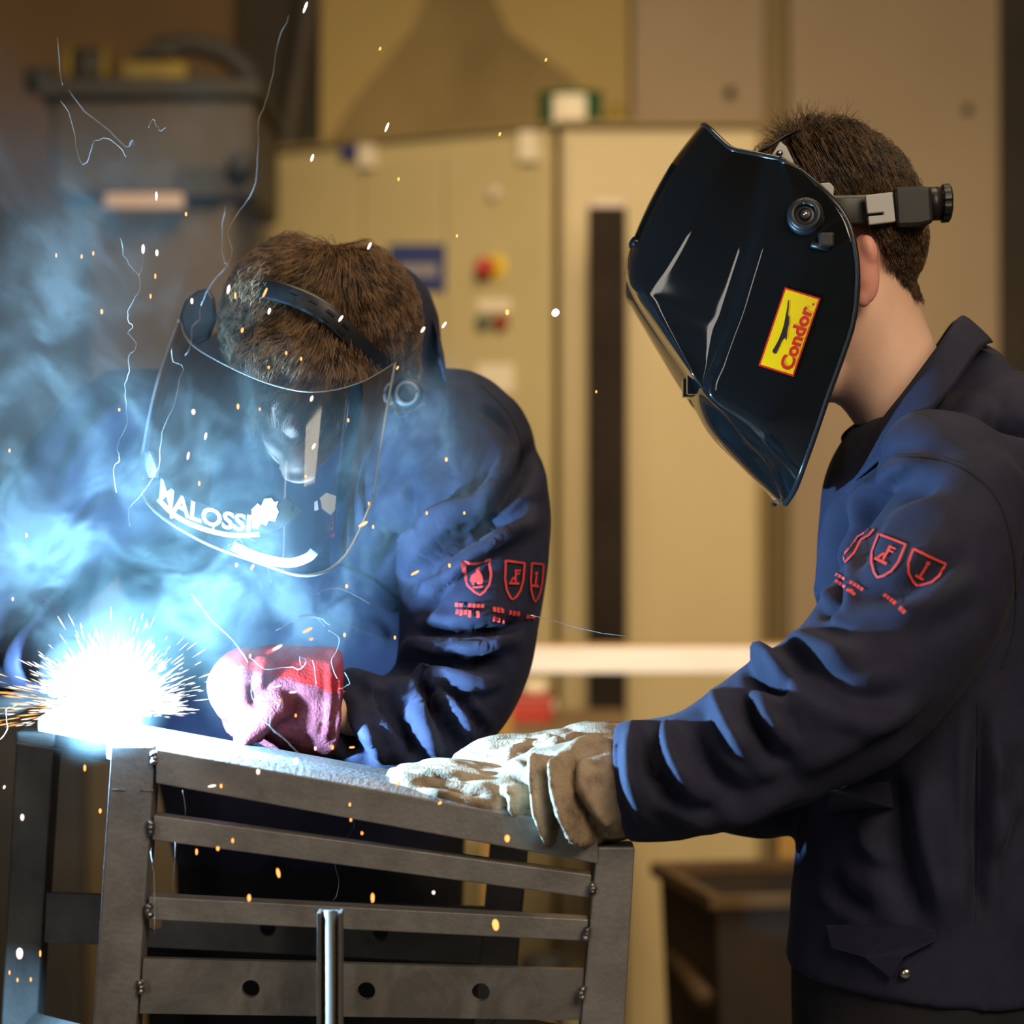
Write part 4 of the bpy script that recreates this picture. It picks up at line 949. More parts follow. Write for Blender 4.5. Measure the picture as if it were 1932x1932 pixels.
def grow(bvh, seeds, flow, length, lift, segs=7, jitter=0.25, hug=0.6, clump=0.5):
    """strands that start on the head and run along `flow`, staying close to the skull"""
    out = []
    for s in seeds:
        p = Vector(s); pts = []; s_ = Vector(s)
        loc, n, i, d = bvh.find_nearest(p)
        p = loc; L = length(p) * random.uniform(0.7, 1.15)
        j = Vector((random.gauss(0, 1), random.gauss(0, 1), random.gauss(0, 1))) * jitter
        h0 = lift(p) * random.uniform(0.4, 1.2)
        for k in range(segs):
            loc, n, i, d = bvh.find_nearest(p)
            if (p - loc).dot(n) < 0 or k == 0: p = loc + n * 0.0006
            pts.append(p.copy())
            t = flow(p, n) + j * (0.4 + 0.2 * k) + Vector(mnoise.noise_vector(s_ * 55)) * clump; t = t - n * t.dot(n)
            if t.length < 1e-6: t = Vector((0, 0, -1))
            t.normalize()
            up_ = h0 * math.sin(math.pi * min(1, (k + 0.5) / segs)) * (1 if k < segs * 0.5 else -hug)
            p = p + t * (L / segs) + n * (up_ / segs * 2)
        out.append(np.array([tuple(q) for q in pts]))
    return out
def scalp(me, test, n):
    co = get_co(me); no = get_no(me); px, py = project(co)
    ix = np.where(test(px, py, co, no))[0]
    pk = rng.choice(ix, n); c = co[pk] + rng.normal(0, 0.0025, (n, 3)); return c
def tint_scalp(me, test, m):
    me.materials.append(m); co = get_co(me); no = get_no(me); px, py = project(co); ok = test(px, py, co, no)
    idx = np.zeros(len(me.polygons), int)
    for i, p in enumerate(me.polygons):
        if all(ok[v] for v in p.vertices): idx[i] = 1
    me.polygons.foreach_set('material_index', idx)
BB = bvh_of(body_me)
def sc_r(px, py, co, no):
    # skull above a hairline that runs from the brow over the ear to the nape
    line = np.interp(px, [1380, 1450, 1560, 1600, 1650, 1680, 1720, 1760, 1800], [330, 345, 372, 380, 415, 495, 552, 572, 575])
    return (py < line) & (px > 1400) & (px < 1800) & (co[:, 2] > 1.6)
tint_scalp(body_me, sc_r, M['hair_r'])
seeds = scalp(body_me, sc_r, 12000)
def len_r(p):
    z = p.z; return 0.013 + 0.042 * max(0, min(1, (z - 1.66) / 0.13))
hair_r = hair_obj('hair', grow(BB, seeds, lambda p, n: Vector((0.40, -0.15, -0.85)), len_r, lambda p: 0.006 + 0.016 * max(0, min(1, (p.z - 1.74) / 0.06)), 7, 0.03, 0.6, 0.12), 0.0005, M['hair_r'], rw)
# loose tuft on the crown
tu = []
for k in range(700):
    x = 1480 + random.random() * 130; y = 275 + (x - 1480) * 0.02 + random.uniform(-8, 16)
    p = W(x, y, RY + random.uniform(-0.05, 0.05)); loc, n, i, d = BB.find_nearest(p); p = loc
    dirv = Vector((random.uniform(-1.0, 0.3), random.uniform(-0.3, 0.3), random.uniform(0.6, 1.0))).normalized(); pts = []
    L = random.uniform(0.022, 0.045)
    for s in range(6):
        pts.append(tuple(p)); p = p + dirv * L / 6; dirv = (dirv + Vector((random.uniform(-0.1, 0.25), 0, -0.16))).normalized()
    tu.append(np.array(pts))
hair_obj('hair_tuft', tu, 0.00035, M['hair_r'], rw)

# ================================================================== bent welder (left)
HY = 2.46
lw = thing('person', Vector((W(600, 0, 2.95).x, 2.95, 0)), 'person in navy jacket bending over the frame under a clear face shield, welding', 'person')
g = [ell(605, 612, HY, 162, 152, 0.088, 0), ell(580, 720, 2.42, 118, 120, 0.080, 0), ell(568, 800, 2.395, 78, 92, 0.058, 0), ell(556, 790, 2.335, 20, 40, 0.022, 6),
     ell(552, 812, 2.322, 22, 16, 0.016), ell(525, 760, 2.345, 26, 12, 0.014), ell(590, 760, 2.345, 26, 12, 0.014), ell(560, 850, 2.345, 26, 14, 0.014), ell(565, 885, 2.36, 40, 30, 0.03),
     ell(452, 700, 2.47, 12, 40, 0.022), ell(752, 700, 2.47, 12, 40, 0.022),
     limb([(625, 650, 2.50, 100, 0.058), (650, 740, 2.58, 100, 0.055), (650, 850, 2.66, 120, 0.06)]),
     limb([(615, 930, 2.76, 250, 0.08), (590, 1050, 2.85, 270, 0.08), (590, 1400, 2.97, 230, 0.11), (605, 1800, 3.0, 210, 0.12), (608, 2000, 3.0, 205, 0.12)]),
     limb([(860, 880, 2.59, 85, 0.05), (885, 1120, 2.50, 75, 0.05), (850, 1340, 2.44, 60, 0.04), (740, 1370, 2.395, 45, 0.034), (600, 1328, 2.345, 40, 0.028)]),
     limb([(250, 880, 2.70, 85, 0.05), (100, 1020, 2.66, 75, 0.05), (5, 1150, 2.58, 65, 0.045), (70, 1240, 2.47, 46, 0.034), (170, 1280, 2.365, 38, 0.028)])]
for s in (-1, 1):
    x = W(605, 0, 3.0).x + s * 0.095
    g.append(tube_geo([Vector((x, 3.0, 0.95)), Vector((x, 2.99, 0.5)), Vector((x, 3.0, 0.10)), Vector((x, 3.0, 0.04))], [0.085, 0.06, 0.04, 0.04], 16))
lbody_me = union(g, 0.0055, 8)
mesh_obj('body', lbody_me, M['skin'], lw)

jl = [limb([(690, 640, 2.61, 128, 0.085), (655, 740, 2.62, 230, 0.12), (620, 850, 2.70, 345, 0.13), (590, 1000, 2.82, 370, 0.14), (585, 1300, 2.95, 320, 0.14), (600, 1600, 3.00, 270, 0.15), (605, 1720, 3.0, 265, 0.155)], 6, 44),
      ell(728, 640, 2.63, 104, 146, 0.08), limb([(845, 865, 2.61, 168, 0.10), (893, 985, 2.55, 146, 0.095), (888, 1130, 2.50, 134, 0.09), (868, 1270, 2.46, 122, 0.085), (812, 1352, 2.425, 112, 0.080), (730, 1374, 2.390, 96, 0.070), (645, 1345, 2.355, 88, 0.050)], 8, 40, (1, 0)),
      limb([(250, 860, 2.70, 168, 0.10), (110, 1000, 2.66, 140, 0.09), (0, 1140, 2.58, 118, 0.085), (60, 1235, 2.47, 88, 0.062), (150, 1272, 2.375, 66, 0.046)], 8, 36)]
ljacket_me = union(jl, 0.0045, 10)
LF = [([(1005, 820), (985, 890), (945, 960), (880, 1030)], 20, -16, 0.3), ([(960, 840), (940, 900), (890, 960), (820, 1010)], 20, 14, 0.3), ([(1010, 930), (965, 975), (880, 1020), (790, 1110)], 17, -24, 0.25), ([(1005, 985), (930, 1020), (850, 1080), (790, 1165)], 15, 18, 0.25), ([(860, 1080), (820, 1130), (790, 1180)], 12, -14, 0.3),
      ([(930, 950), (860, 1010), (790, 1080), (765, 1130)], 15, -22, 0.25), ([(890, 935), (830, 990), (760, 1070)], 18, 18, 0.3), ([(1000, 1172), (930, 1192), (850, 1200), (770, 1195)], 16, -18, 0.25),
      ([(985, 1200), (920, 1215), (840, 1215), (760, 1225)], 16, 16, 0.25), ([(975, 1240), (900, 1250), (820, 1245), (740, 1265)], 15, -20, 0.25), ([(960, 1280), (890, 1290), (820, 1280), (750, 1300)], 15, 16, 0.25),
      ([(700, 1290), (740, 1350), (770, 1400), (790, 1440)], 15, -20, 0.25), ([(735, 1275), (780, 1340), (815, 1400), (830, 1440)], 14, 18, 0.25), ([(775, 1270), (820, 1330), (855, 1390), (865, 1430)], 13, -18, 0.25), ([(810, 1290), (850, 1340), (885, 1390)], 13, 16, 0.25), ([(850, 1300), (890, 1345), (915, 1390)], 12, -14, 0.25),
      ([(660, 1290), (680, 1350), (705, 1410), (730, 1440)], 14, 16, 0.25), ([(640, 1300), (650, 1370), (665, 1430)], 13, -14, 0.25),
      ([(900, 760), (950, 810), (975, 870)], 14, -8, 0.3), ([(760, 860), (780, 940), (760, 1020), (700, 1090)], 22, -16, 0.3), ([(700, 880), (720, 960), (690, 1040)], 22, 12, 0.3),
      ([(620, 1150), (700, 1180), (740, 1210)], 16, 12, 0.3), ([(320, 760), (250, 850), (200, 960)], 24, -14, 0.3), ([(250, 740), (170, 830), (120, 930)], 24, 14, 0.3), ([(200, 900), (120, 1000), (90, 1090)], 22, -14, 0.3), ([(330, 1000), (380, 1100), (420, 1180)], 26, 14, 0.3), ([(420, 980), (470, 1080), (500, 1160)], 26, -14, 0.3),
      ([(150, 1060), (90, 1130), (60, 1200)], 20, 14, 0.3), ([(100, 1180), (60, 1240), (40, 1290)], 18, -14, 0.3)]
folds(ljacket_me, LF, ymax=2.8); folds(ljacket_me, [(q[0], q[1] * 0.6, q[2] * 0.6) + tuple(q[3:]) for q in LF], ymax=2.8)
wrinkle(ljacket_me, 0.0026, 14, (1, 1, 0.7), 9.1)
co = relax(ljacket_me, get_co(ljacket_me), 1); set_co(ljacket_me, co)
ljacket = mesh_obj('jacket', ljacket_me, M['cloth'], lw); ljacket['label'] = 'navy work jacket lit blue by the arc'
LB = bvh_of(ljacket_me)
seam([(905, 725), (960, 780), (985, 850), (965, 930), (940, 970)], 3.5, parent=ljacket, bvh=LB)
seam([(610, 1040), (680, 1075), (752, 1130)], 4, parent=ljacket, bvh=LB)
seam([(700, 900), (640, 1000), (610, 1100)], 3, parent=ljacket, bvh=LB)
flap('pocket_flap', [(600, 1046), (640, 1058), (700, 1085), (752, 1128), (742, 1150), (680, 1118), (610, 1084)], LB, M['cloth'], ljacket, 0.005)
# stand-up collar behind the head
ct = [(470, 640, 2.60), (540, 560, 2.655), (640, 500, 2.67), (712, 498, 2.66), (785, 548, 2.63), (822, 610, 2.58), (828, 660, 2.53)]
cbm = [(440, 730, 2.60), (520, 650, 2.68), (640, 590, 2.70), (720, 590, 2.69), (790, 640, 2.66), (835, 690, 2.60), (842, 730, 2.54)]
strip3('collar', [W(*p) for p in catmull(ct, 4)], [W(*p) for p in catmull(cbm, 4)], M['cloth'], lw, 0.005, 1)
marks('sleeve_print', LB, [(shield(901, 1092, 25, 33, -6), 4.2), (shield(966, 1098, 17, 36, 4), 3.6), (shield(1007, 1100, 11, 36, 4), 3.0)],
      flame_icon(901, 1092, 0.78, -4) + flag_icon(966, 1092, 0.72, 0) + info_icon(1006, 1094, 0.7, 4) +
      text_blocks([(860, 1140, 54, 9, 3), (861, 1154, 44, 8, 5), (928, 1149, 50, 8, 6), (928, 1162, 24, 8, 8), (988, 1160, 18, 6, 4)], LB), M['print_red'], ljacket, 0.003)['label'] = 'red printed safety shields'
# trousers, boots
x6 = W(605, 0, 3.0).x
tg = [limb([(602, 1560, 3.0, 275, 0.150), (606, 1800, 3.0, 262, 0.155), (608, 2000, 3.0, 255, 0.155)], 4, 32)]
for s in (-1, 1):
    x = x6 + s * 0.095
    tg.append(tube_geo([Vector((x, 3.0, 0.95)), Vector((x * 1.02, 2.99, 0.5)), Vector((x * 1.02, 3.01, 0.12))], [0.11, 0.085, 0.078], 20))
tl_me = union(tg, 0.008, 8); wrinkle(tl_me, 0.004, 9, (1, 1, 0.5), 2.0)
mesh_obj('trousers', tl_me, M['cloth_dark'], lw)
for s in (-1, 1):
    xb = (x6 + s * 0.095) * 1.02
    bme = union([tube_geo([Vector((xb, 3.05, 0.045)), Vector((xb, 2.98, 0.05)), Vector((xb, 2.90, 0.04)), Vector((xb, 2.84, 0.03))], [(0.045, 0.045), (0.05, 0.05), (0.05, 0.04), (0.035, 0.022)], 16, ref=Vector((0, 0, 1))),
                 tube_geo([Vector((xb, 3.01, 0.05)), Vector((xb, 3.01, 0.20))], [0.054, 0.058], 16)], 0.006, 5)
    c2 = get_co(bme); c2[:, 2] = np.maximum(c2[:, 2], 0.001); set_co(bme, c2)
    mesh_obj('boot', bme, M['rubber'], lw)
# gloves: the gauntlet on the rail, the torch hand in the glare
gg = [limb([(634, 1326, 2.342, 104, 0.050), (560, 1320, 2.335, 102, 0.050), (500, 1306, 2.328, 92, 0.048), (470, 1298, 2.322, 78, 0.044)], 6, 36, (0, 1)),
      limb([(505, 1300, 2.322, 70, 0.042), (480, 1300, 2.315, 52, 0.040)]),
      limb([(497, 1262, 2.292, 26, 0.013), (468, 1300, 2.282, 22, 0.012), (472, 1352, 2.282, 20, 0.011), (484, 1385, 2.288, 17, 0.010)]),
      limb([(487, 1270, 2.315, 26, 0.013), (450, 1305, 2.308, 22, 0.012), (450, 1352, 2.306, 20, 0.011), (460, 1380, 2.310, 16, 0.010)]),
      limb([(482, 1276, 2.340, 26, 0.013), (440, 1308, 2.334, 22, 0.012), (436, 1348, 2.330, 19, 0.011), (444, 1376, 2.332, 16, 0.010)]),
      limb([(487, 1285, 2.362, 24, 0.012), (444, 1314, 2.360, 20, 0.011), (434, 1348, 2.356, 17, 0.010), (440, 1372, 2.356, 15, 0.009)]),
      limb([(520, 1330, 2.286, 32, 0.016), (490, 1362, 2.276, 26, 0.014), (458, 1392, 2.272, 20, 0.011)])]
gg_me = union(gg, 0.003, 6)
folds(gg_me, [([(478, 1230), (474, 1290), (480, 1340)], 10, -5, 0.2), ([(515, 1360), (560, 1375), (600, 1420)], 12, -2.5, 0.3), ([(540, 1300), (570, 1340), (560, 1390)], 16, -2, 0.3), ([(622, 1240), (622, 1330), (612, 1410)], 6, 3, 0.2)], 2.38)
wrinkle(gg_me, 0.0014, 45, (1, 1, 1), 7.0)
# dirty dark-red band at the upper edge, pale pink suede below: colour by height on the glove itself
def two_tone(m, z0, slope):
    nt = m.node_tree; N, L = nt.nodes, nt.links; b = N['Principled BSDF']; src = b.inputs['Base Color'].links[0].from_socket
    tc = N.new('ShaderNodeTexCoord'); sp = N.new('ShaderNodeSeparateXYZ'); L.new(tc.outputs['Object'], sp.inputs[0])
    mu = N.new('ShaderNodeMath'); mu.operation = 'MULTIPLY_ADD'; mu.inputs[1].default_value = slope; L.new(sp.outputs['X'], mu.inputs[0]); L.new(sp.outputs['Z'], mu.inputs[2])
    nz = N.new('ShaderNodeTexNoise'); nz.inputs['Scale'].default_value = 120; nz.inputs['Detail'].default_value = 3; L.new(tc.outputs['Object'], nz.inputs['Vector'])
    ad = N.new('ShaderNodeMath'); ad.operation = 'MULTIPLY_ADD'; ad.inputs[1].default_value = 0.012; L.new(nz.outputs['Fac'], ad.inputs[0]); L.new(mu.outputs[0], ad.inputs[2])
    mr = N.new('ShaderNodeMapRange'); mr.inputs['From Min'].default_value = z0; mr.inputs['From Max'].default_value = z0 + 0.004; L.new(ad.outputs[0], mr.inputs['Value'])
    mx = N.new('ShaderNodeMix'); mx.data_type = 'RGBA'; mx.inputs['B'].default_value = (0.26, 0.010, 0.008, 1)
    L.new(mr.outputs[0], mx.inputs['Factor']); L.new(src, mx.inputs['A']); L.new(mx.outputs['Result'], b.inputs['Base Color'])
pz = W(545, 1282, 2.29)
two_tone(M['leather_red'], pz.z + 0.30 * pz.x + 0.004, 0.30)
lg = mesh_obj('glove', gg_me, M['leather_red'], lw); lg['label'] = 'red and pink leather gauntlet'
M['leather_dark'] = mat('black_leather', (0.022, 0.02, 0.02), 0.7, 0, (0.012, 0.011, 0.011), 40, 5, bump=0.4, bscale=400)
gt = [limb([(145, 1263, 2.360, 62, 0.045), (200, 1278, 2.335, 52, 0.040), (240, 1284, 2.320, 40, 0.036)]),
      limb([(225, 1263, 2.300, 22, 0.012), (253, 1284, 2.285, 19, 0.011), (245, 1310, 2.295, 16, 0.010)]), limb([(230, 1268, 2.320, 22, 0.012), (260, 1286, 2.310, 19, 0.011), (255, 1312, 2.315, 16, 0.010)]),
      limb([(230, 1272, 2.340, 22, 0.012), (259, 1290, 2.335, 19, 0.011), (253, 1316, 2.335, 16, 0.010)]), limb([(225, 1278, 2.360, 20, 0.011), (251, 1296, 2.358, 17, 0.010), (245, 1318, 2.356, 15, 0.009)]),
      limb([(205, 1296, 2.295, 22, 0.012), (233, 1316, 2.288, 18, 0.010), (257, 1324, 2.290, 15, 0.009)])]
mesh_obj('glove', union(gt, 0.003, 6), M['leather_dark'], lw)['label'] = 'torch-hand glove in the glare'
# welding torch held in that hand
to = thing('welding_torch', W(170, 1318, 2.270), 'black welding torch in the hand beside the arc', 'torch')
tube('handle', [W(130, 1300, 2.345), W(190, 1294, 2.315), W(230, 1290, 2.285), W(250, 1288, 2.262)], [0.016, 0.017, 0.015, 0.012], M['matte_black'], to, 16)
tube('swan_neck', [Vector(p) for p in catmull([tuple(W(248, 1288, 2.264)), tuple(W(250, 1292, 2.235)), tuple(W(232, 1308, 2.205))], 5)], 0.005, M['weld'], to, 12)
tube('nozzle', [W(234, 1306, 2.208), W(222, 1320, 2.190)], [0.0070, 0.0062], M['weld'], to, 16)
tube('cable', [Vector(p) for p in catmull([tuple(W(132, 1300, 2.345)), tuple(W(20, 1330, 2.40)), tuple(W(-160, 1500, 2.44)), (-0.62, 2.4, 0.4), (-0.66, 2.45, 0.012)], 6)], 0.011, M['rubber'], to, 10)

# --- hair of the bent welder
LBB = bvh_of(lbody_me)
KR = W(615, 468, 2.44)
def sc_l(px, py, co, no):
    e = ((px - 605) / 172) ** 2 + ((py - 612) / 165) ** 2
    low = np.interp(px, [430, 520, 600, 690, 790], [640, 700, 730, 700, 650])
    return (e < 1.05) & (py < low) & (co[:, 1] < 2.56) & (co[:, 2] > 1.5)
tint_scalp(lbody_me, sc_l, M['hair_l'])
seeds = scalp(lbody_me, sc_l, 24000)
def flow_l(p, n):
    d = p - KR; d.y *= 0.5
    d = d.normalized() if d.length > 1e-5 else Vector((1, 0, 0))
    t = max(0.0, min(1.0, (p.x - W(540, 0, 2.4).x) / 0.09))
    sw = Vector((-0.9, -0.3, -0.45)).lerp(Vector((0.35, -0.2, -0.9)), t)
    return d * 0.55 + sw * 0.9
hair_obj('hair', grow(LBB, seeds, flow_l, lambda p: 0.080, lambda p: 0.022, 10, 0.025, 0.75, 0.13), 0.00036, M['hair_l'], lw)

# ================================================================== clear face shield
fs = thing('face_shield', W(560, 760, 2.36), 'clear smoked face shield with white lettering on the bent welder', 'face shield')
def visor_mat():
    m = bpy.data.materials.new('smoked_clear_visor'); m.use_nodes = True; nt = m.node_tree; N, L = nt.nodes, nt.links
    for n in list(N): N.remove(n)
    tr = N.new('ShaderNodeBsdfTransparent'); tr.inputs[0].default_value = (0.38, 0.40, 0.42, 1)
    gl_ = N.new('ShaderNodeBsdfGlossy'); gl_.inputs['Roughness'].default_value = 0.06; gl_.inputs[0].default_value = (0.9, 0.95, 1, 1)
    df = N.new('ShaderNodeBsdfDiffuse'); df.inputs[0].default_value = (0.25, 0.28, 0.30, 1)
    fr_ = N.new('ShaderNodeFresnel'); fr_.inputs[0].default_value = 1.45
    m1 = N.new('ShaderNodeMixShader'); m1.inputs[0].default_value = 0.035; L.new(tr.outputs[0], m1.inputs[1]); L.new(df.outputs[0], m1.inputs[2])
    m2 = N.new('ShaderNodeMixShader'); L.new(fr_.outputs[0], m2.inputs[0]); L.new(m1.outputs[0], m2.inputs[1]); L.new(gl_.outputs[0], m2.inputs[2])
    o = N.new('ShaderNodeOutputMaterial'); L.new(m2.outputs[0], o.inputs[0]); return m
M['visor'] = visor_mat()
M['visor_edge'] = mat('clear_plastic_edge', (0.20, 0.21, 0.22), 0.25)
vt = [(340, 596, 2.50), (356, 645, 2.42), (432, 692, 2.345), (520, 728, 2.305), (600, 740, 2.300), (680, 722, 2.330), (746, 684, 2.400)]
vb = [(268, 862, 2.45), (278, 948, 2.37), (375, 1018, 2.31), (490, 1062, 2.275), (580, 1086, 2.270), (650, 1050, 2.300), (704, 940, 2.370)]
VT = catmull(vt, 5); VBt = catmull(vb, 5); NV = 14; VV = []; VF = []
for j in range(NV + 1):
    t = j / NV
    for a, b in zip(VT, VBt):
        p = a * (1 - t) + b * t; bul = math.sin(math.pi * t)
        VV.append(W(p[0] - 10 * bul * (1 if p[0] < 420 else 0.2), p[1], p[2] - 0.012 * bul))
nc = len(VT)
for j in range(NV):
    for i in range(nc - 1): VF.append((j * nc + i, j * nc + i + 1, (j + 1) * nc + i + 1, (j + 1) * nc + i))
vis = mk('visor', VV, VF, M['visor'], fs, True)
VB = BVHTree.FromPolygons(VV, VF)
tube('top_edge', [VV[i] for i in range(nc)], 0.0007, M['visor_edge'], fs, 6)
tube('bottom_edge', [VV[NV * nc + i] for i in range(nc)], 0.0016, M['visor_edge'], fs, 6)
tube('side_edge', [VV[j * nc] for j in range(NV + 1)], 0.0013, M['visor_edge'], fs, 6); tube('side_edge', [VV[j * nc + nc - 1] for j in range(NV + 1)], 0.0013, M['visor_edge'], fs, 6)
# white band, lettering band, painted glare strip and emblems
def vstrip(name, pts, w, m, lift=0.0010, parent=fs):
    P = [tuple(p) for p in catmull(pts, 6)]
    v, f = ribbon_on(name, VB, P, w, m, parent, lift, 6.0, 2.3); return mk(name, v, f, m, parent, True)
vstrip('white_band', [(300, 942), (335, 975), (385, 998), (440, 1010), (490, 1008)], 9, M['white_ink'])
vstrip('dark_band', [(292, 905), (330, 945), (385, 972), (445, 986), (505, 985), (540, 966), (556, 950)], 40, M['black_ink'], 0.0006)
vstrip('reflector_strip', [(440, 1030), (490, 1052), (545, 1062), (580, 1052), (592, 1040)], 18, M['grey_plastic'])  # highlight of the arc on the lower visor, painted as a pale strip
tv, tf = text_geo('MALOSSI', 1.0, 0.03)
xs = [p.x for p in tv]; x0, x1 = min(xs), max(xs); cap = max(p.y for p in tv)
bl_ = catmull([(303, 938), (335, 966), (385, 987), (430, 997), (474, 1002)], 10)
bl_ = np.array([b[:2] for b in bl_]); bs = np.r_[0, np.cumsum(np.hypot(*np.diff(bl_, axis=0).T))]; bs /= bs[-1]
tvv = []
for p in tv:
    s = (p.x - x0) / (x1 - x0); x, y = np.interp(s, bs, bl_[:, 0]), np.interp(s, bs, bl_[:, 1])
    h = (36 - 6 * s) * p.y / cap; ux, uy = 0.10 - 0.02 * s, -1.0
    tvv.append(drop(VB, x + ux * h, y + uy * h, 0.0016, 2.3)[0])
let = mk('lettering', tvv, tf, M['white_ink'], fs); let['label'] = 'white block lettering'
lion = [(478, 996), (476, 962), (488, 950), (494, 956), (500, 942), (508, 950), (513, 940), (519, 948), (526, 946), (522, 956), (527, 966), (519, 972), (520, 984), (508, 982), (504, 992), (494, 988), (488, 998)]
def blob(pts, nm):
    v, f = poly_on(VB, pts, 0.0016, 2.3, 8.0); mk(nm, v, f, M['white_ink'], fs)
blob(lion, 'emblem')
blob([(276, 856), (286, 852), (290, 876), (298, 884), (296, 900), (284, 902), (278, 886)], 'emblem')
blob([(602, 940), (614, 930), (632, 936), (630, 962), (622, 972), (606, 960)], 'emblem')
blob([(592, 948), (598, 944), (600, 962), (592, 964)], 'emblem')
# tab, pivot, straps
prism('hinge_cover', [(372, 548), (392, 543), (404, 562), (408, 600), (394, 640), (366, 652), (346, 626), (338, 598), (348, 566)], 2.478, 0.010, M['matte_black'], fs, 0.003)
pk = W(768, 742, 2.41)
tube('pivot_knob', [pk + Vector((0, 0.012, 0)), pk, pk - Vector((0, 0.003, 0))], [PX(30, 2.41), PX(30, 2.41), PX(24, 2.41)], M['matte_black'], fs, 24, ref=Vector((0, 0, 1)))
tube('pivot_ring', [pk + Vector((math.cos(t * 0.2618) * PX(20, 2.41), -0.004, math.sin(t * 0.2618) * PX(20, 2.41))) for t in range(26)], 0.0018, M['visor_edge'], fs, 6)
tube('side_arm', [W(742, 690, 2.398), W(724, 730, 2.385), W(702, 790, 2.378)], [(0.0025, 0.001)] * 3, M['grey_plastic'], fs, 6)
# crown strap over the hair, with slots
sp_ = catmull([(424, 560, 2.47), (470, 545, 2.40), (530, 552, 2.362), (600, 582, 2.352), (655, 628, 2.36), (700, 672, 2.38), (742, 700, 2.42)], 6)
cen_h = W(605, 612, HY)
A, B = [], []
for i, s in enumerate(sp_):
    p = W(*s); t = W(*sp_[min(i + 1, len(sp_) - 1)]) - W(*sp_[max(i - 1, 0)]); n = (p - cen_h).normalized(); w2 = n.cross(t).normalized() * PX(21, 2.36)
    p = p + n * 0.002; A.append(p + w2); B.append(p - w2)
strip3('head_strap', A, B, M['matte_black'], fs, 0.002, 1)
for k in (14, 17, 20, 23):
    p = (A[k] + B[k]) / 2; n = (p - cen_h).normalized(); t = (A[k + 1] - A[k]).normalized()
    q = n.cross(t).normalized()
    for s in (-1, 1):
        c = p + n * 0.0026 + q * s * PX(7, 2.36)
        mk('strap_slot', [c + t * a * 0.0045 + q * b * 0.0012 for a, b in ((-1, -1), (1, -1), (1, 1), (-1, 1))], [(0, 1, 2, 3)], M['black_ink'], fs)

# ================================================================== arc, sparks, fume threads, smoke
M['arc'] = glow('arc_plasma', (0.80, 0.92, 1.0), 40)
M['spark'] = glow('hot_spark', (1.0, 0.36, 0.09), 2.4)
M['spark_w'] = glow('white_hot_spark', (1.0, 0.72, 0.62), 2.0)
M['burst'] = glow('white_burst', (1.0, 0.93, 0.86), 4.0)
M['burst_o'] = glow('orange_burst', (1.0, 0.50, 0.16), 2.2)
ag = [ell(212, 1335, 2.175, 9, 9, 0.004)]
for k in range(14):
    th = random.uniform(-0.3, 3.45); L_ = random.uniform(26, 50)
    ag.append(limb([(212 + math.cos(th) * 24, 1336 - math.sin(th) * 18, 2.175, 2.5, 0.0012), (212 + math.cos(th) * L_, 1336 - math.sin(th) * L_ * 0.7, 2.175 + random.uniform(-0.012, 0.012), 2, 0.001)], 2, 8))
v, f = merge(ag)
arc = mk('welding_arc', v, f, M['arc'], None, True)
tag(arc, 'blinding white welding arc at the upper left corner of the frame', 'welding arc')
arc['kind'] = 'stuff'
# glowing splinters around the arc
def splinters(n, rmax, lo, hi, rad, ang, m, name, pw=1.6, cx=212, cy=1338, flat=0.8):
    V, Fc = [], []
    for k in range(n):
        th = ang(); el = random.uniform(-0.9, 0.9)
        d = Vector((math.cos(th) * math.cos(el), math.sin(el), math.sin(th) * math.cos(el) * flat)).normalized()
        r = rmax * random.random() ** pw; L_ = random.uniform(lo, hi)
        p = W(cx, cy, 2.175) + d * (r + 0.008)
        a = p; b = p + d * L_; q = d.cross(Vector((0.3, 1, 0.2))).normalized(); q2 = d.cross(q)
        o = len(V); w = rad * random.uniform(0.6, 1.3)
        V += [a] + [a.lerp(b, 0.6) + (q * math.cos(t) + q2 * math.sin(t)) * w for t in (0, 2.09, 4.19)] + [b]
        Fc += [(o, o + 1 + i, o + 1 + (i + 1) % 3) for i in range(3)] + [(o + 4, o + 1 + (i + 1) % 3, o + 1 + i) for i in range(3)]
    s = mk(name, V, Fc, m); s['kind'] = 'stuff'; return s
tag(splinters(1500, 0.045, 0.006, 0.020, 0.0005, lambda: random.uniform(-0.12, math.pi + 0.12), M['burst'], 'spark_burst', 1.2), 'dense burst of white-hot sparks around the welding arc', 'sparks', kind='stuff')
tag(splinters(420, 0.075, 0.005, 0.016, 0.00032, lambda: random.uniform(-0.1, math.pi + 0.25), M['burst'], 'spark_spray', 0.9), 'thin outer spray of pale sparks round the burst', 'sparks', kind='stuff')
tag(splinters(70, 0.085, 0.010, 0.030, 0.00045, lambda: math.pi + random.uniform(-0.42, 0.25), M['burst_o'], 'orange_spray', 0.8, 190, 1335, 0.7), 'orange spray of sparks flying left from the arc', 'sparks', kind='stuff')

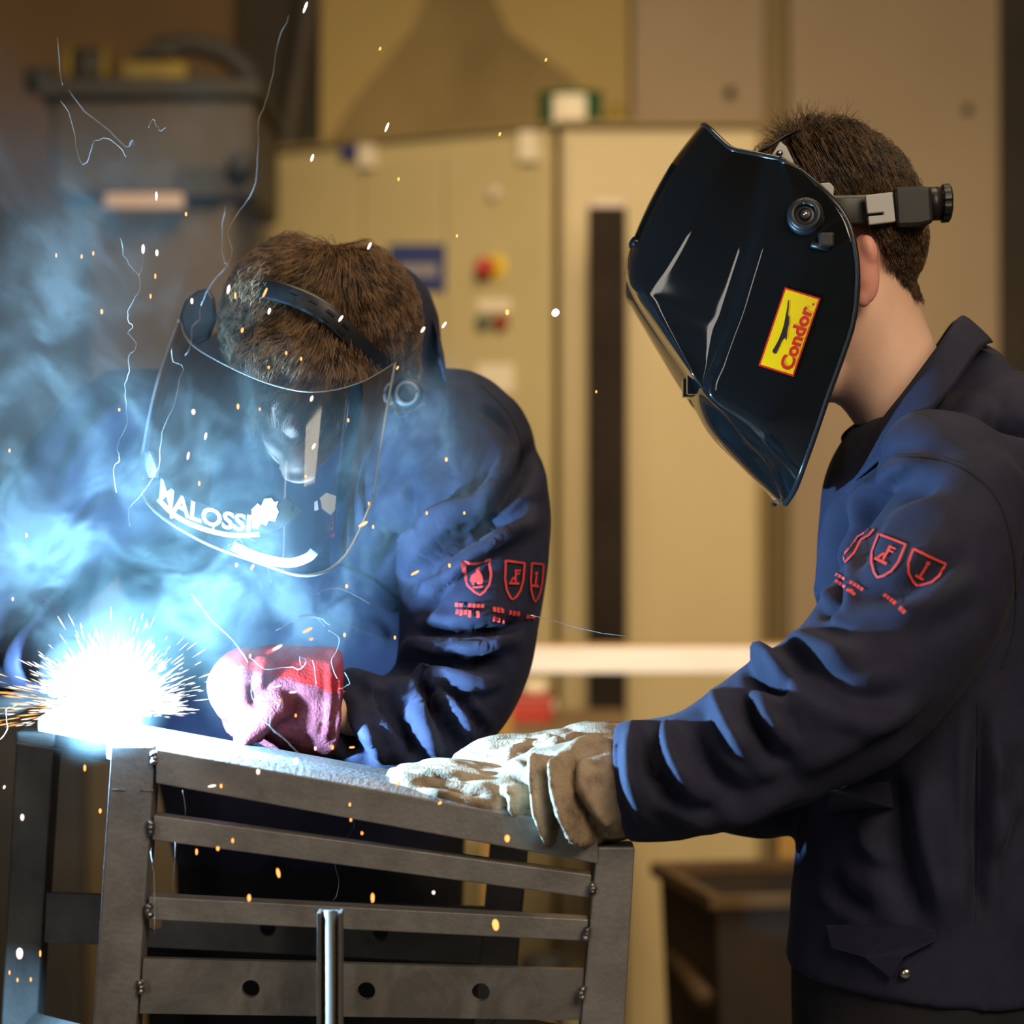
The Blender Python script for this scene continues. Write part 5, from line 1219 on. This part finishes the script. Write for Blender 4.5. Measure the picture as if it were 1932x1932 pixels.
SP = [  # px, py, length, width, tilt, kind (0 orange, 1 white), region
 (576,14,26,8,20,1,'wall'),(717,92,8,6,20,0,'wall'),(1030,113,8,6,20,0,'wall'),(730,240,22,7,22,1,'wall'),(943,253,9,6,15,0,'cab'),(589,298,17,8,18,1,'cab'),(752,338,8,6,0,0,'cab'),
 (862,445,7,6,0,0,'cab'),(697,464,17,8,25,1,'cab'),(1048,590,18,20,40,1,'cab'),(957,589,12,11,0,0,'cab'),(838,613,16,8,35,1,'cab'),(798,622,15,8,35,1,'cab'),(1125,739,6,5,0,0,'cab'),
 (295,370,19,7,0,1,'smoke'),(351,404,9,6,0,0,'smoke'),(270,470,20,9,0,1,'smoke'),(296,477,14,8,0,1,'smoke'),(293,521,11,5,0,0,'smoke'),(284,559,10,5,0,0,'smoke'),(192,588,11,7,0,0,'smoke'),
 (106,482,9,5,0,0,'smoke'),(154,484,9,5,0,0,'smoke'),(176,478,9,5,0,0,'smoke'),(225,773,7,6,0,0,'smoke'),(18,850,8,6,0,0,'smoke'),(50,1010,9,7,0,0,'smoke'),(24,1130,8,6,0,1,'smoke'),
 (431,546,20,9,12,1,'hair'),(500,552,22,6,25,0,'hair'),(444,558,14,5,0,0,'hair'),(362,568,13,8,0,1,'hair'),(508,587,14,8,15,1,'hair'),(643,601,16,7,35,1,'hair'),(457,623,11,7,10,0,'hair'),(540,666,8,6,0,0,'hair'),(568,677,8,6,0,0,'hair'),(507,693,7,6,0,0,'hair'),
 (365,777,12,10,0,1,'visor'),(449,767,12,7,0,0,'visor'),(490,772,7,5,0,0,'visor'),(588,752,13,8,20,1,'visor'),(657,793,8,6,0,0,'visor'),(750,694,9,5,30,0,'visor'),(388,823,16,7,12,1,'visor'),(355,860,17,7,12,1,'visor'),(592,842,14,7,28,1,'visor'),(577,899,7,6,0,0,'visor'),(376,912,10,6,0,0,'visor'),(696,950,7,5,0,0,'visor'),(403,995,10,6,15,0,'visor'),(324,974,11,10,0,1,'visor'),
 (685,989,22,9,60,0,'jacket'),(704,994,8,6,0,0,'jacket'),(476,1070,13,8,30,0,'jacket'),(446,1066,9,8,0,1,'jacket'),(783,1081,20,7,62,0,'jacket'),(848,1067,9,7,0,0,'jacket'),(654,1106,9,7,0,0,'jacket'),(842,867,9,8,0,0,'jacket'),(876,968,7,6,0,0,'jacket'),(805,968,8,6,0,0,'jacket'),(745,1203,8,6,0,0,'jacket'),(650,1198,9,7,0,0,'jacket'),
 (580,1189,22,7,64,0,'glove'),(587,1206,9,6,80,0,'glove'),(523,1222,24,8,62,1,'glove'),(523,1295,20,4,78,1,'glove'),(552,1306,15,5,85,1,'glove'),(528,1322,7,6,0,0,'glove'),(472,1237,8,6,0,0,'glove'),(595,1412,9,6,0,1,'glove'),(558,1350,7,5,0,0,'glove'),
 (487,1456,12,10,0,1,'rail'),(558,1436,14,13,0,1,'rail'),(400,1483,18,7,80,1,'rail'),(417,1483,9,7,0,0,'rail'),(627,1410,9,8,0,0,'rail'),(664,1410,12,5,85,0,'rail'),(830,1515,9,7,60,0,'rail'),(752,1478,10,9,40,0,'rail'),(660,1518,8,6,0,0,'rail'),
 (957,1582,15,13,0,0,'under'),(525,1647,20,9,-12,0,'under'),(703,1694,20,9,0,0,'under'),(470,1694,15,9,0,0,'under'),(935,1745,24,17,-8,0,'under'),(371,1607,13,6,0,0,'under'),(411,1601,9,8,0,0,'under'),(439,1586,10,6,0,0,'under'),(818,1684,8,8,0,1,'under'),(683,1572,7,6,0,0,'under'),(662,1547,7,6,0,0,'under'),
 (160,1449,14,7,0,0,'post'),(189,1530,10,7,0,0,'post'),(42,1542,14,10,0,1,'post'),(37,1799,24,18,0,1,'post'),(8,1485,8,6,20,1,'post'),(76,1799,14,5,0,0,'post'),(18,1835,9,5,0,0,'post'),(58,1848,9,5,0,0,'post'),(33,1849,9,5,0,0,'post')]
SL = {'wall': 'before the ochre wall', 'cab': 'before the cream control cabinet', 'smoke': 'in the smoke at the upper left', 'hair': 'beside the bent brown-haired head',
      'visor': 'over the clear face shield', 'jacket': 'before the blue-lit jacket', 'glove': 'over the red gauntlet', 'rail': 'along the sloping top rail', 'under': 'below the top rail', 'post': 'by the rear left post'}
ORD = ['leftmost', 'second from left', 'third from left', 'fourth from left', 'fifth from left', 'sixth from left', 'seventh from left', 'eighth from left', 'ninth from left', 'tenth from left', 'eleventh from left', 'twelfth from left', 'thirteenth from left', 'fourteenth from left', 'fifteenth from left']
def spark_label(x, y, L_, kd, reg):
    k = sorted((q[0], q[1]) for q in SP if q[6] == reg).index((x, y))
    size = 'large' if L_ >= 18 else 'tiny' if L_ < 10 else 'small'
    return '%s %s spark %s, %s' % (size, 'white-hot' if kd else 'glowing orange', SL[reg], ORD[k])
uv, uf = [], []
for i, (z, r) in enumerate(((-0.5, 0.05), (-0.42, 0.3), (-0.2, 0.46), (0.15, 0.5), (0.4, 0.34), (0.5, 0.05))):
    for k in range(8): uv.append((r * math.cos(k * math.pi / 4), r * math.sin(k * math.pi / 4), z))
for i in range(5):
    for k in range(8): uf.append((i * 8 + k, i * 8 + (k + 1) % 8, (i + 1) * 8 + (k + 1) % 8, (i + 1) * 8 + k))
uf += [tuple(range(7, -1, -1)), tuple(range(40, 48))]
sm0 = []
for m_ in (M['spark'], M['spark_w']):
    me = bpy.data.meshes.new('spark'); me.from_pydata(uv, [], uf); me.materials.append(m_); me.update(); sm0.append(me)
for (x, y, L_, w, tilt, kd, reg) in SP:
    Y = {'wall': 2.22, 'cab': 2.22, 'smoke': 2.2, 'hair': 2.2, 'visor': 2.18, 'jacket': 2.2, 'glove': 2.14, 'rail': 2.13, 'under': 2.08, 'post': 2.14}[reg] + random.uniform(-0.03, 0.03)
    o = bpy.data.objects.new('spark', sm0[kd]); C.objects.link(o)
    o.location = W(x, y, Y); o.scale = (PX(w * 0.72, Y), PX(w * 0.72, Y), PX(L_ * 0.9, Y)); o.rotation_euler = (0, math.radians(tilt), 0)
    tag(o, spark_label(x, y, L_, kd, reg), 'spark', 'sparks ' + SL[reg])

# fine fume threads
M['thread_w'] = mat('fume_thread', (0.30, 0.31, 0.32), 0.8)
TH = [[(108, 70), (113, 130), (118, 160)], [(228, 450), (232, 480), (248, 505), (262, 520), (262, 550), (243, 580), (241, 602), (250, 618), (241, 628), (256, 646), (254, 660), (243, 672), (244, 700), (236, 726), (238, 760), (239, 800), (226, 830), (222, 850), (225, 868), (214, 885), (220, 930)], [(262, 518), (268, 500), (270, 478)],
      [(545, 30), (525, 80), (515, 140), (500, 195), (488, 230), (487, 280), (483, 330), (472, 372), (452, 396), (430, 438), (437, 470), (430, 498), (395, 540), (381, 572), (378, 580), (377, 600), (363, 618), (360, 650), (350, 670)],
      [(324, 656), (328, 682), (346, 692), (338, 718), (330, 760), (312, 800), (301, 850), (299, 880), (270, 930), (243, 960), (245, 992)], [(115, 190), (135, 225), (142, 275), (157, 310), (170, 290), (178, 266), (205, 262), (230, 282), (237, 296)],
      [(130, 170), (160, 210), (205, 245), (238, 278), (250, 264), (252, 275)], [(425, 388), (418, 440), (422, 490), (430, 500)], [(280, 240), (288, 225), (296, 238), (302, 248), (312, 240)],
      [(470, 1240), (500, 1262), (545, 1258), (568, 1262), (578, 1246), (566, 1240), (570, 1258), (590, 1245), (596, 1290)], [(428, 1380), (440, 1355), (465, 1346), (495, 1358), (530, 1390), (558, 1415), (570, 1432), (571, 1458)],
      [(475, 1290), (478, 1320), (520, 1325), (526, 1335), (512, 1352), (508, 1370)], [(620, 1190), (640, 1205), (632, 1230), (625, 1250), (636, 1280)], [(520, 1190), (560, 1170), (600, 1165), (622, 1180)], [(440, 1000), (470, 1040), (500, 1060), (512, 1100)],
      [(430, 1030), (455, 1015), (480, 1020)], [(0, 1395), (14, 1375), (12, 1340), (30, 1330)], [(288, 1640), (284, 1600), (292, 1680), (290, 1760)], [(345, 1490), (352, 1540)], [(660, 1500), (668, 1560), (640, 1590)], [(630, 1630), (640, 1665), (630, 1700)],
      [(330, 1590), (326, 1690)], [(600, 1120), (640, 1110), (700, 1140)], [(1000, 1160), (1060, 1175), (1110, 1190), (1190, 1202)], [(360, 1120), (400, 1170), (440, 1210), (470, 1250)], [(560, 1165), (590, 1160), (612, 1180)], [(640, 1300), (660, 1290), (650, 1270)]]
V, Fc = [], []
for i, t in enumerate(TH):
    Y = 2.15 + 0.05 * math.sin(i * 1.7)
    S = catmull([(p[0], p[1], Y + 0.01 * math.sin(k)) for k, p in enumerate(t)], 3)
    S = [W(s[0] + random.gauss(0, 0.8), s[1] + random.gauss(0, 0.8), s[2]) for s in S]
    v, f = tube_geo(S, [0.00016 + 0.00016 * abs(math.sin(k * 0.7 + i)) for k in range(len(S))], 5); o = len(V); V += v; Fc += [tuple(a + o for a in q) for q in f]
th_o = mk('fume_threads', V, Fc, M['thread_w'], None, True)
tag(th_o, 'fine pale wavering threads of fume in the air around the arc', 'fume threads', kind='stuff')

# smoke: a thin scattering cloud lit by the arc and the lamps (a density grid made by geometry nodes)
SMOKE = [(215, 1275, 2.145, 190, 160, 0.04, 0.03, 0.5), (200, 1080, 2.145, 350, 260, 0.04, 0.55, 0.006), (30, 900, 2.145, 320, 340, 0.04, 1.5, 0.006), (420, 880, 2.145, 350, 310, 0.04, 1.5, 0.012),
         (480, 1130, 2.145, 300, 220, 0.04, 1.2, 0.006), (760, 900, 2.145, 240, 270, 0.04, 1.5, 0.012), (60, 640, 2.145, 290, 300, 0.04, 1.9, 0.012), (230, 420, 2.145, 360, 320, 0.04, 0.85, 0.015), (40, 330, 2.145, 220, 260, 0.04, 0.8, 0.02)]
SMOKE_GAIN = 24.0
def smoke_object():
    a, b = W(-90, 1425, 2.30), W(1040, 60, 2.30)
    lo, hi = Vector((a.x, 2.105, a.z)), Vector((b.x, 2.185, b.z))
    m = bpy.data.materials.new('welding_smoke'); m.use_nodes = True; N, L = m.node_tree.nodes, m.node_tree.links
    for n in list(N): N.remove(n)
    vi = N.new('ShaderNodeVolumeInfo'); mu = N.new('ShaderNodeMath'); mu.operation = 'MULTIPLY'; mu.inputs[1].default_value = SMOKE_GAIN
    L.new(vi.outputs['Density'], mu.inputs[0])
    sc = N.new('ShaderNodeVolumeScatter'); sc.inputs['Color'].default_value = (0.76, 0.95, 0.97, 1); sc.inputs['Anisotropy'].default_value = 0.0; L.new(mu.outputs[0], sc.inputs['Density'])
    o = N.new('ShaderNodeOutputMaterial'); L.new(sc.outputs[0], o.inputs['Volume'])
    m.cycles.volume_sampling = 'EQUIANGULAR'; m.cycles.volume_step_rate = 4.0
    g = bpy.data.node_groups.new('smoke_cloud', 'GeometryNodeTree'); N, L = g.nodes, g.links
    g.interface.new_socket('Geometry', in_out='INPUT', socket_type='NodeSocketGeometry'); g.interface.new_socket('Geometry', in_out='OUTPUT', socket_type='NodeSocketGeometry')
    def math_(op, a=None, b=None, c=None):
        n = N.new('ShaderNodeMath'); n.operation = op
        for i, x in enumerate((a, b, c)):
            if x is None: continue
            if isinstance(x, (int, float)): n.inputs[i].default_value = x
            else: L.new(x, n.inputs[i])
        return n.outputs[0]
    P0 = N.new('GeometryNodeInputPosition').outputs[0]
    st_ = N.new('ShaderNodeVectorMath'); st_.operation = 'MULTIPLY'; st_.inputs[1].default_value = (1, 0.10, 0.7); L.new(P0, st_.inputs[0]); P = st_.outputs[0]
    wn = N.new('ShaderNodeTexNoise'); wn.inputs['Scale'].default_value = 7; wn.inputs['Detail'].default_value = 2; L.new(P, wn.inputs['Vector'])
    vm = N.new('ShaderNodeVectorMath'); vm.operation = 'SUBTRACT'; vm.inputs[1].default_value = (0.5, 0.5, 0.5); L.new(wn.outputs['Color'], vm.inputs[0])
    vs2 = N.new('ShaderNodeVectorMath'); vs2.operation = 'SCALE'; vs2.inputs['Scale'].default_value = 0.14; L.new(vm.outputs[0], vs2.inputs[0])
    va = N.new('ShaderNodeVectorMath'); va.operation = 'ADD'; L.new(P, va.inputs[0]); L.new(vs2.outputs[0], va.inputs[1]); PW0 = va.outputs[0]
    wn2 = N.new('ShaderNodeTexNoise'); wn2.inputs['Scale'].default_value = 24; wn2.inputs['Detail'].default_value = 3; L.new(PW0, wn2.inputs['Vector'])
    vm3 = N.new('ShaderNodeVectorMath'); vm3.operation = 'SUBTRACT'; vm3.inputs[1].default_value = (0.5, 0.5, 0.5); L.new(wn2.outputs['Color'], vm3.inputs[0])
    vs3 = N.new('ShaderNodeVectorMath'); vs3.operation = 'SCALE'; vs3.inputs['Scale'].default_value = 0.05; L.new(vm3.outputs[0], vs3.inputs[0])
    va3 = N.new('ShaderNodeVectorMath'); va3.operation = 'ADD'; L.new(PW0, va3.inputs[0]); L.new(vs3.outputs[0], va3.inputs[1]); PW = va3.outputs[0]
    vb2 = N.new('ShaderNodeVectorMath'); vb2.operation = 'ADD'; L.new(P0, vb2.inputs[0]); L.new(vs2.outputs[0], vb2.inputs[1]); PM = vb2.outputs[0]
    n1 = N.new('ShaderNodeTexNoise'); n1.inputs['Scale'].default_value = 13; n1.inputs['Detail'].default_value = 8; n1.inputs['Roughness'].default_value = 0.70; n1.inputs['Distortion'].default_value = 0.5; L.new(PW, n1.inputs['Vector'])
    r1 = N.new('ShaderNodeMapRange'); r1.inputs['From Min'].default_value = 0.40; r1.inputs['From Max'].default_value = 0.62; L.new(n1.outputs[0], r1.inputs['Value'])
    n2 = N.new('ShaderNodeTexNoise'); n2.noise_type = 'RIDGED_MULTIFRACTAL'; n2.inputs['Scale'].default_value = 18; n2.inputs['Detail'].default_value = 6; n2.inputs['Roughness'].default_value = 0.6; n2.inputs['Lacunarity'].default_value = 2.1; L.new(PW, n2.inputs['Vector'])
    r2 = N.new('ShaderNodeMapRange'); r2.inputs['From Min'].default_value = 0.35; r2.inputs['From Max'].default_value = 1.6; L.new(n2.outputs[0], r2.inputs['Value'])
    wisp = math_('MULTIPLY', math_('POWER', r1.outputs[0], 2.4), math_('MULTIPLY_ADD', math_('POWER', r2.outputs[0], 2.6), 5.5, 0.04))
    tot = None
    for (px, py, Y, rx, rz, ry, wt, base) in SMOKE:
        c = W(px, py, Y)
        s = N.new('ShaderNodeVectorMath'); s.operation = 'SUBTRACT'; s.inputs[1].default_value = c; L.new(PM, s.inputs[0])
        k = N.new('ShaderNodeVectorMath'); k.operation = 'DIVIDE'; k.inputs[1].default_value = (PX(rx, Y), 50.0, PX(rz, Y)); L.new(s.outputs[0], k.inputs[0])
        l = N.new('ShaderNodeVectorMath'); l.operation = 'LENGTH'; L.new(k.outputs[0], l.inputs[0])
        mr = N.new('ShaderNodeMapRange'); mr.interpolation_type = 'SMOOTHSTEP'; mr.inputs['From Min'].default_value = 1.0; mr.inputs['From Max'].default_value = 0.15
        L.new(l.outputs['Value'], mr.inputs['Value'])
        body_ = math_('MULTIPLY', math_('MULTIPLY_ADD', wisp, 1.0 - base, base), math_('MULTIPLY', mr.outputs[0], wt))
        tot = body_ if tot is None else math_('ADD', tot, body_)
    sx = N.new('ShaderNodeSeparateXYZ'); L.new(P0, sx.inputs[0])
    yd = math_('ABSOLUTE', math_('SUBTRACT', sx.outputs['Y'], 2.145))
    ym = N.new('ShaderNodeMapRange'); ym.interpolation_type = 'SMOOTHSTEP'; ym.inputs['From Min'].default_value = 0.039; ym.inputs['From Max'].default_value = 0.028; L.new(yd, ym.inputs['Value'])
    tot = math_('MULTIPLY', tot, ym.outputs[0])
    vc = N.new('GeometryNodeVolumeCube'); L.new(tot, vc.inputs['Density'])
    vc.inputs['Min'].default_value = lo; vc.inputs['Max'].default_value = hi
    for nm, ax in (('Resolution X', 0), ('Resolution Y', 1), ('Resolution Z', 2)): vc.inputs[nm].default_value = int((hi - lo)[ax] / (0.0055 if ax == 1 else 0.0018))
    sm = N.new('GeometryNodeSetMaterial'); sm.inputs['Material'].default_value = m; L.new(vc.outputs[0], sm.inputs['Geometry'])
    go = N.new('NodeGroupOutput'); L.new(sm.outputs[0], go.inputs[0])
    ob = box('welding_smoke', lo, hi, m)
    md = ob.modifiers.new('cloud', 'NODES'); md.node_group = g
    return ob
tag(smoke_object(), 'bluish welding smoke rising from the arc past the face shield', 'smoke', kind='stuff')
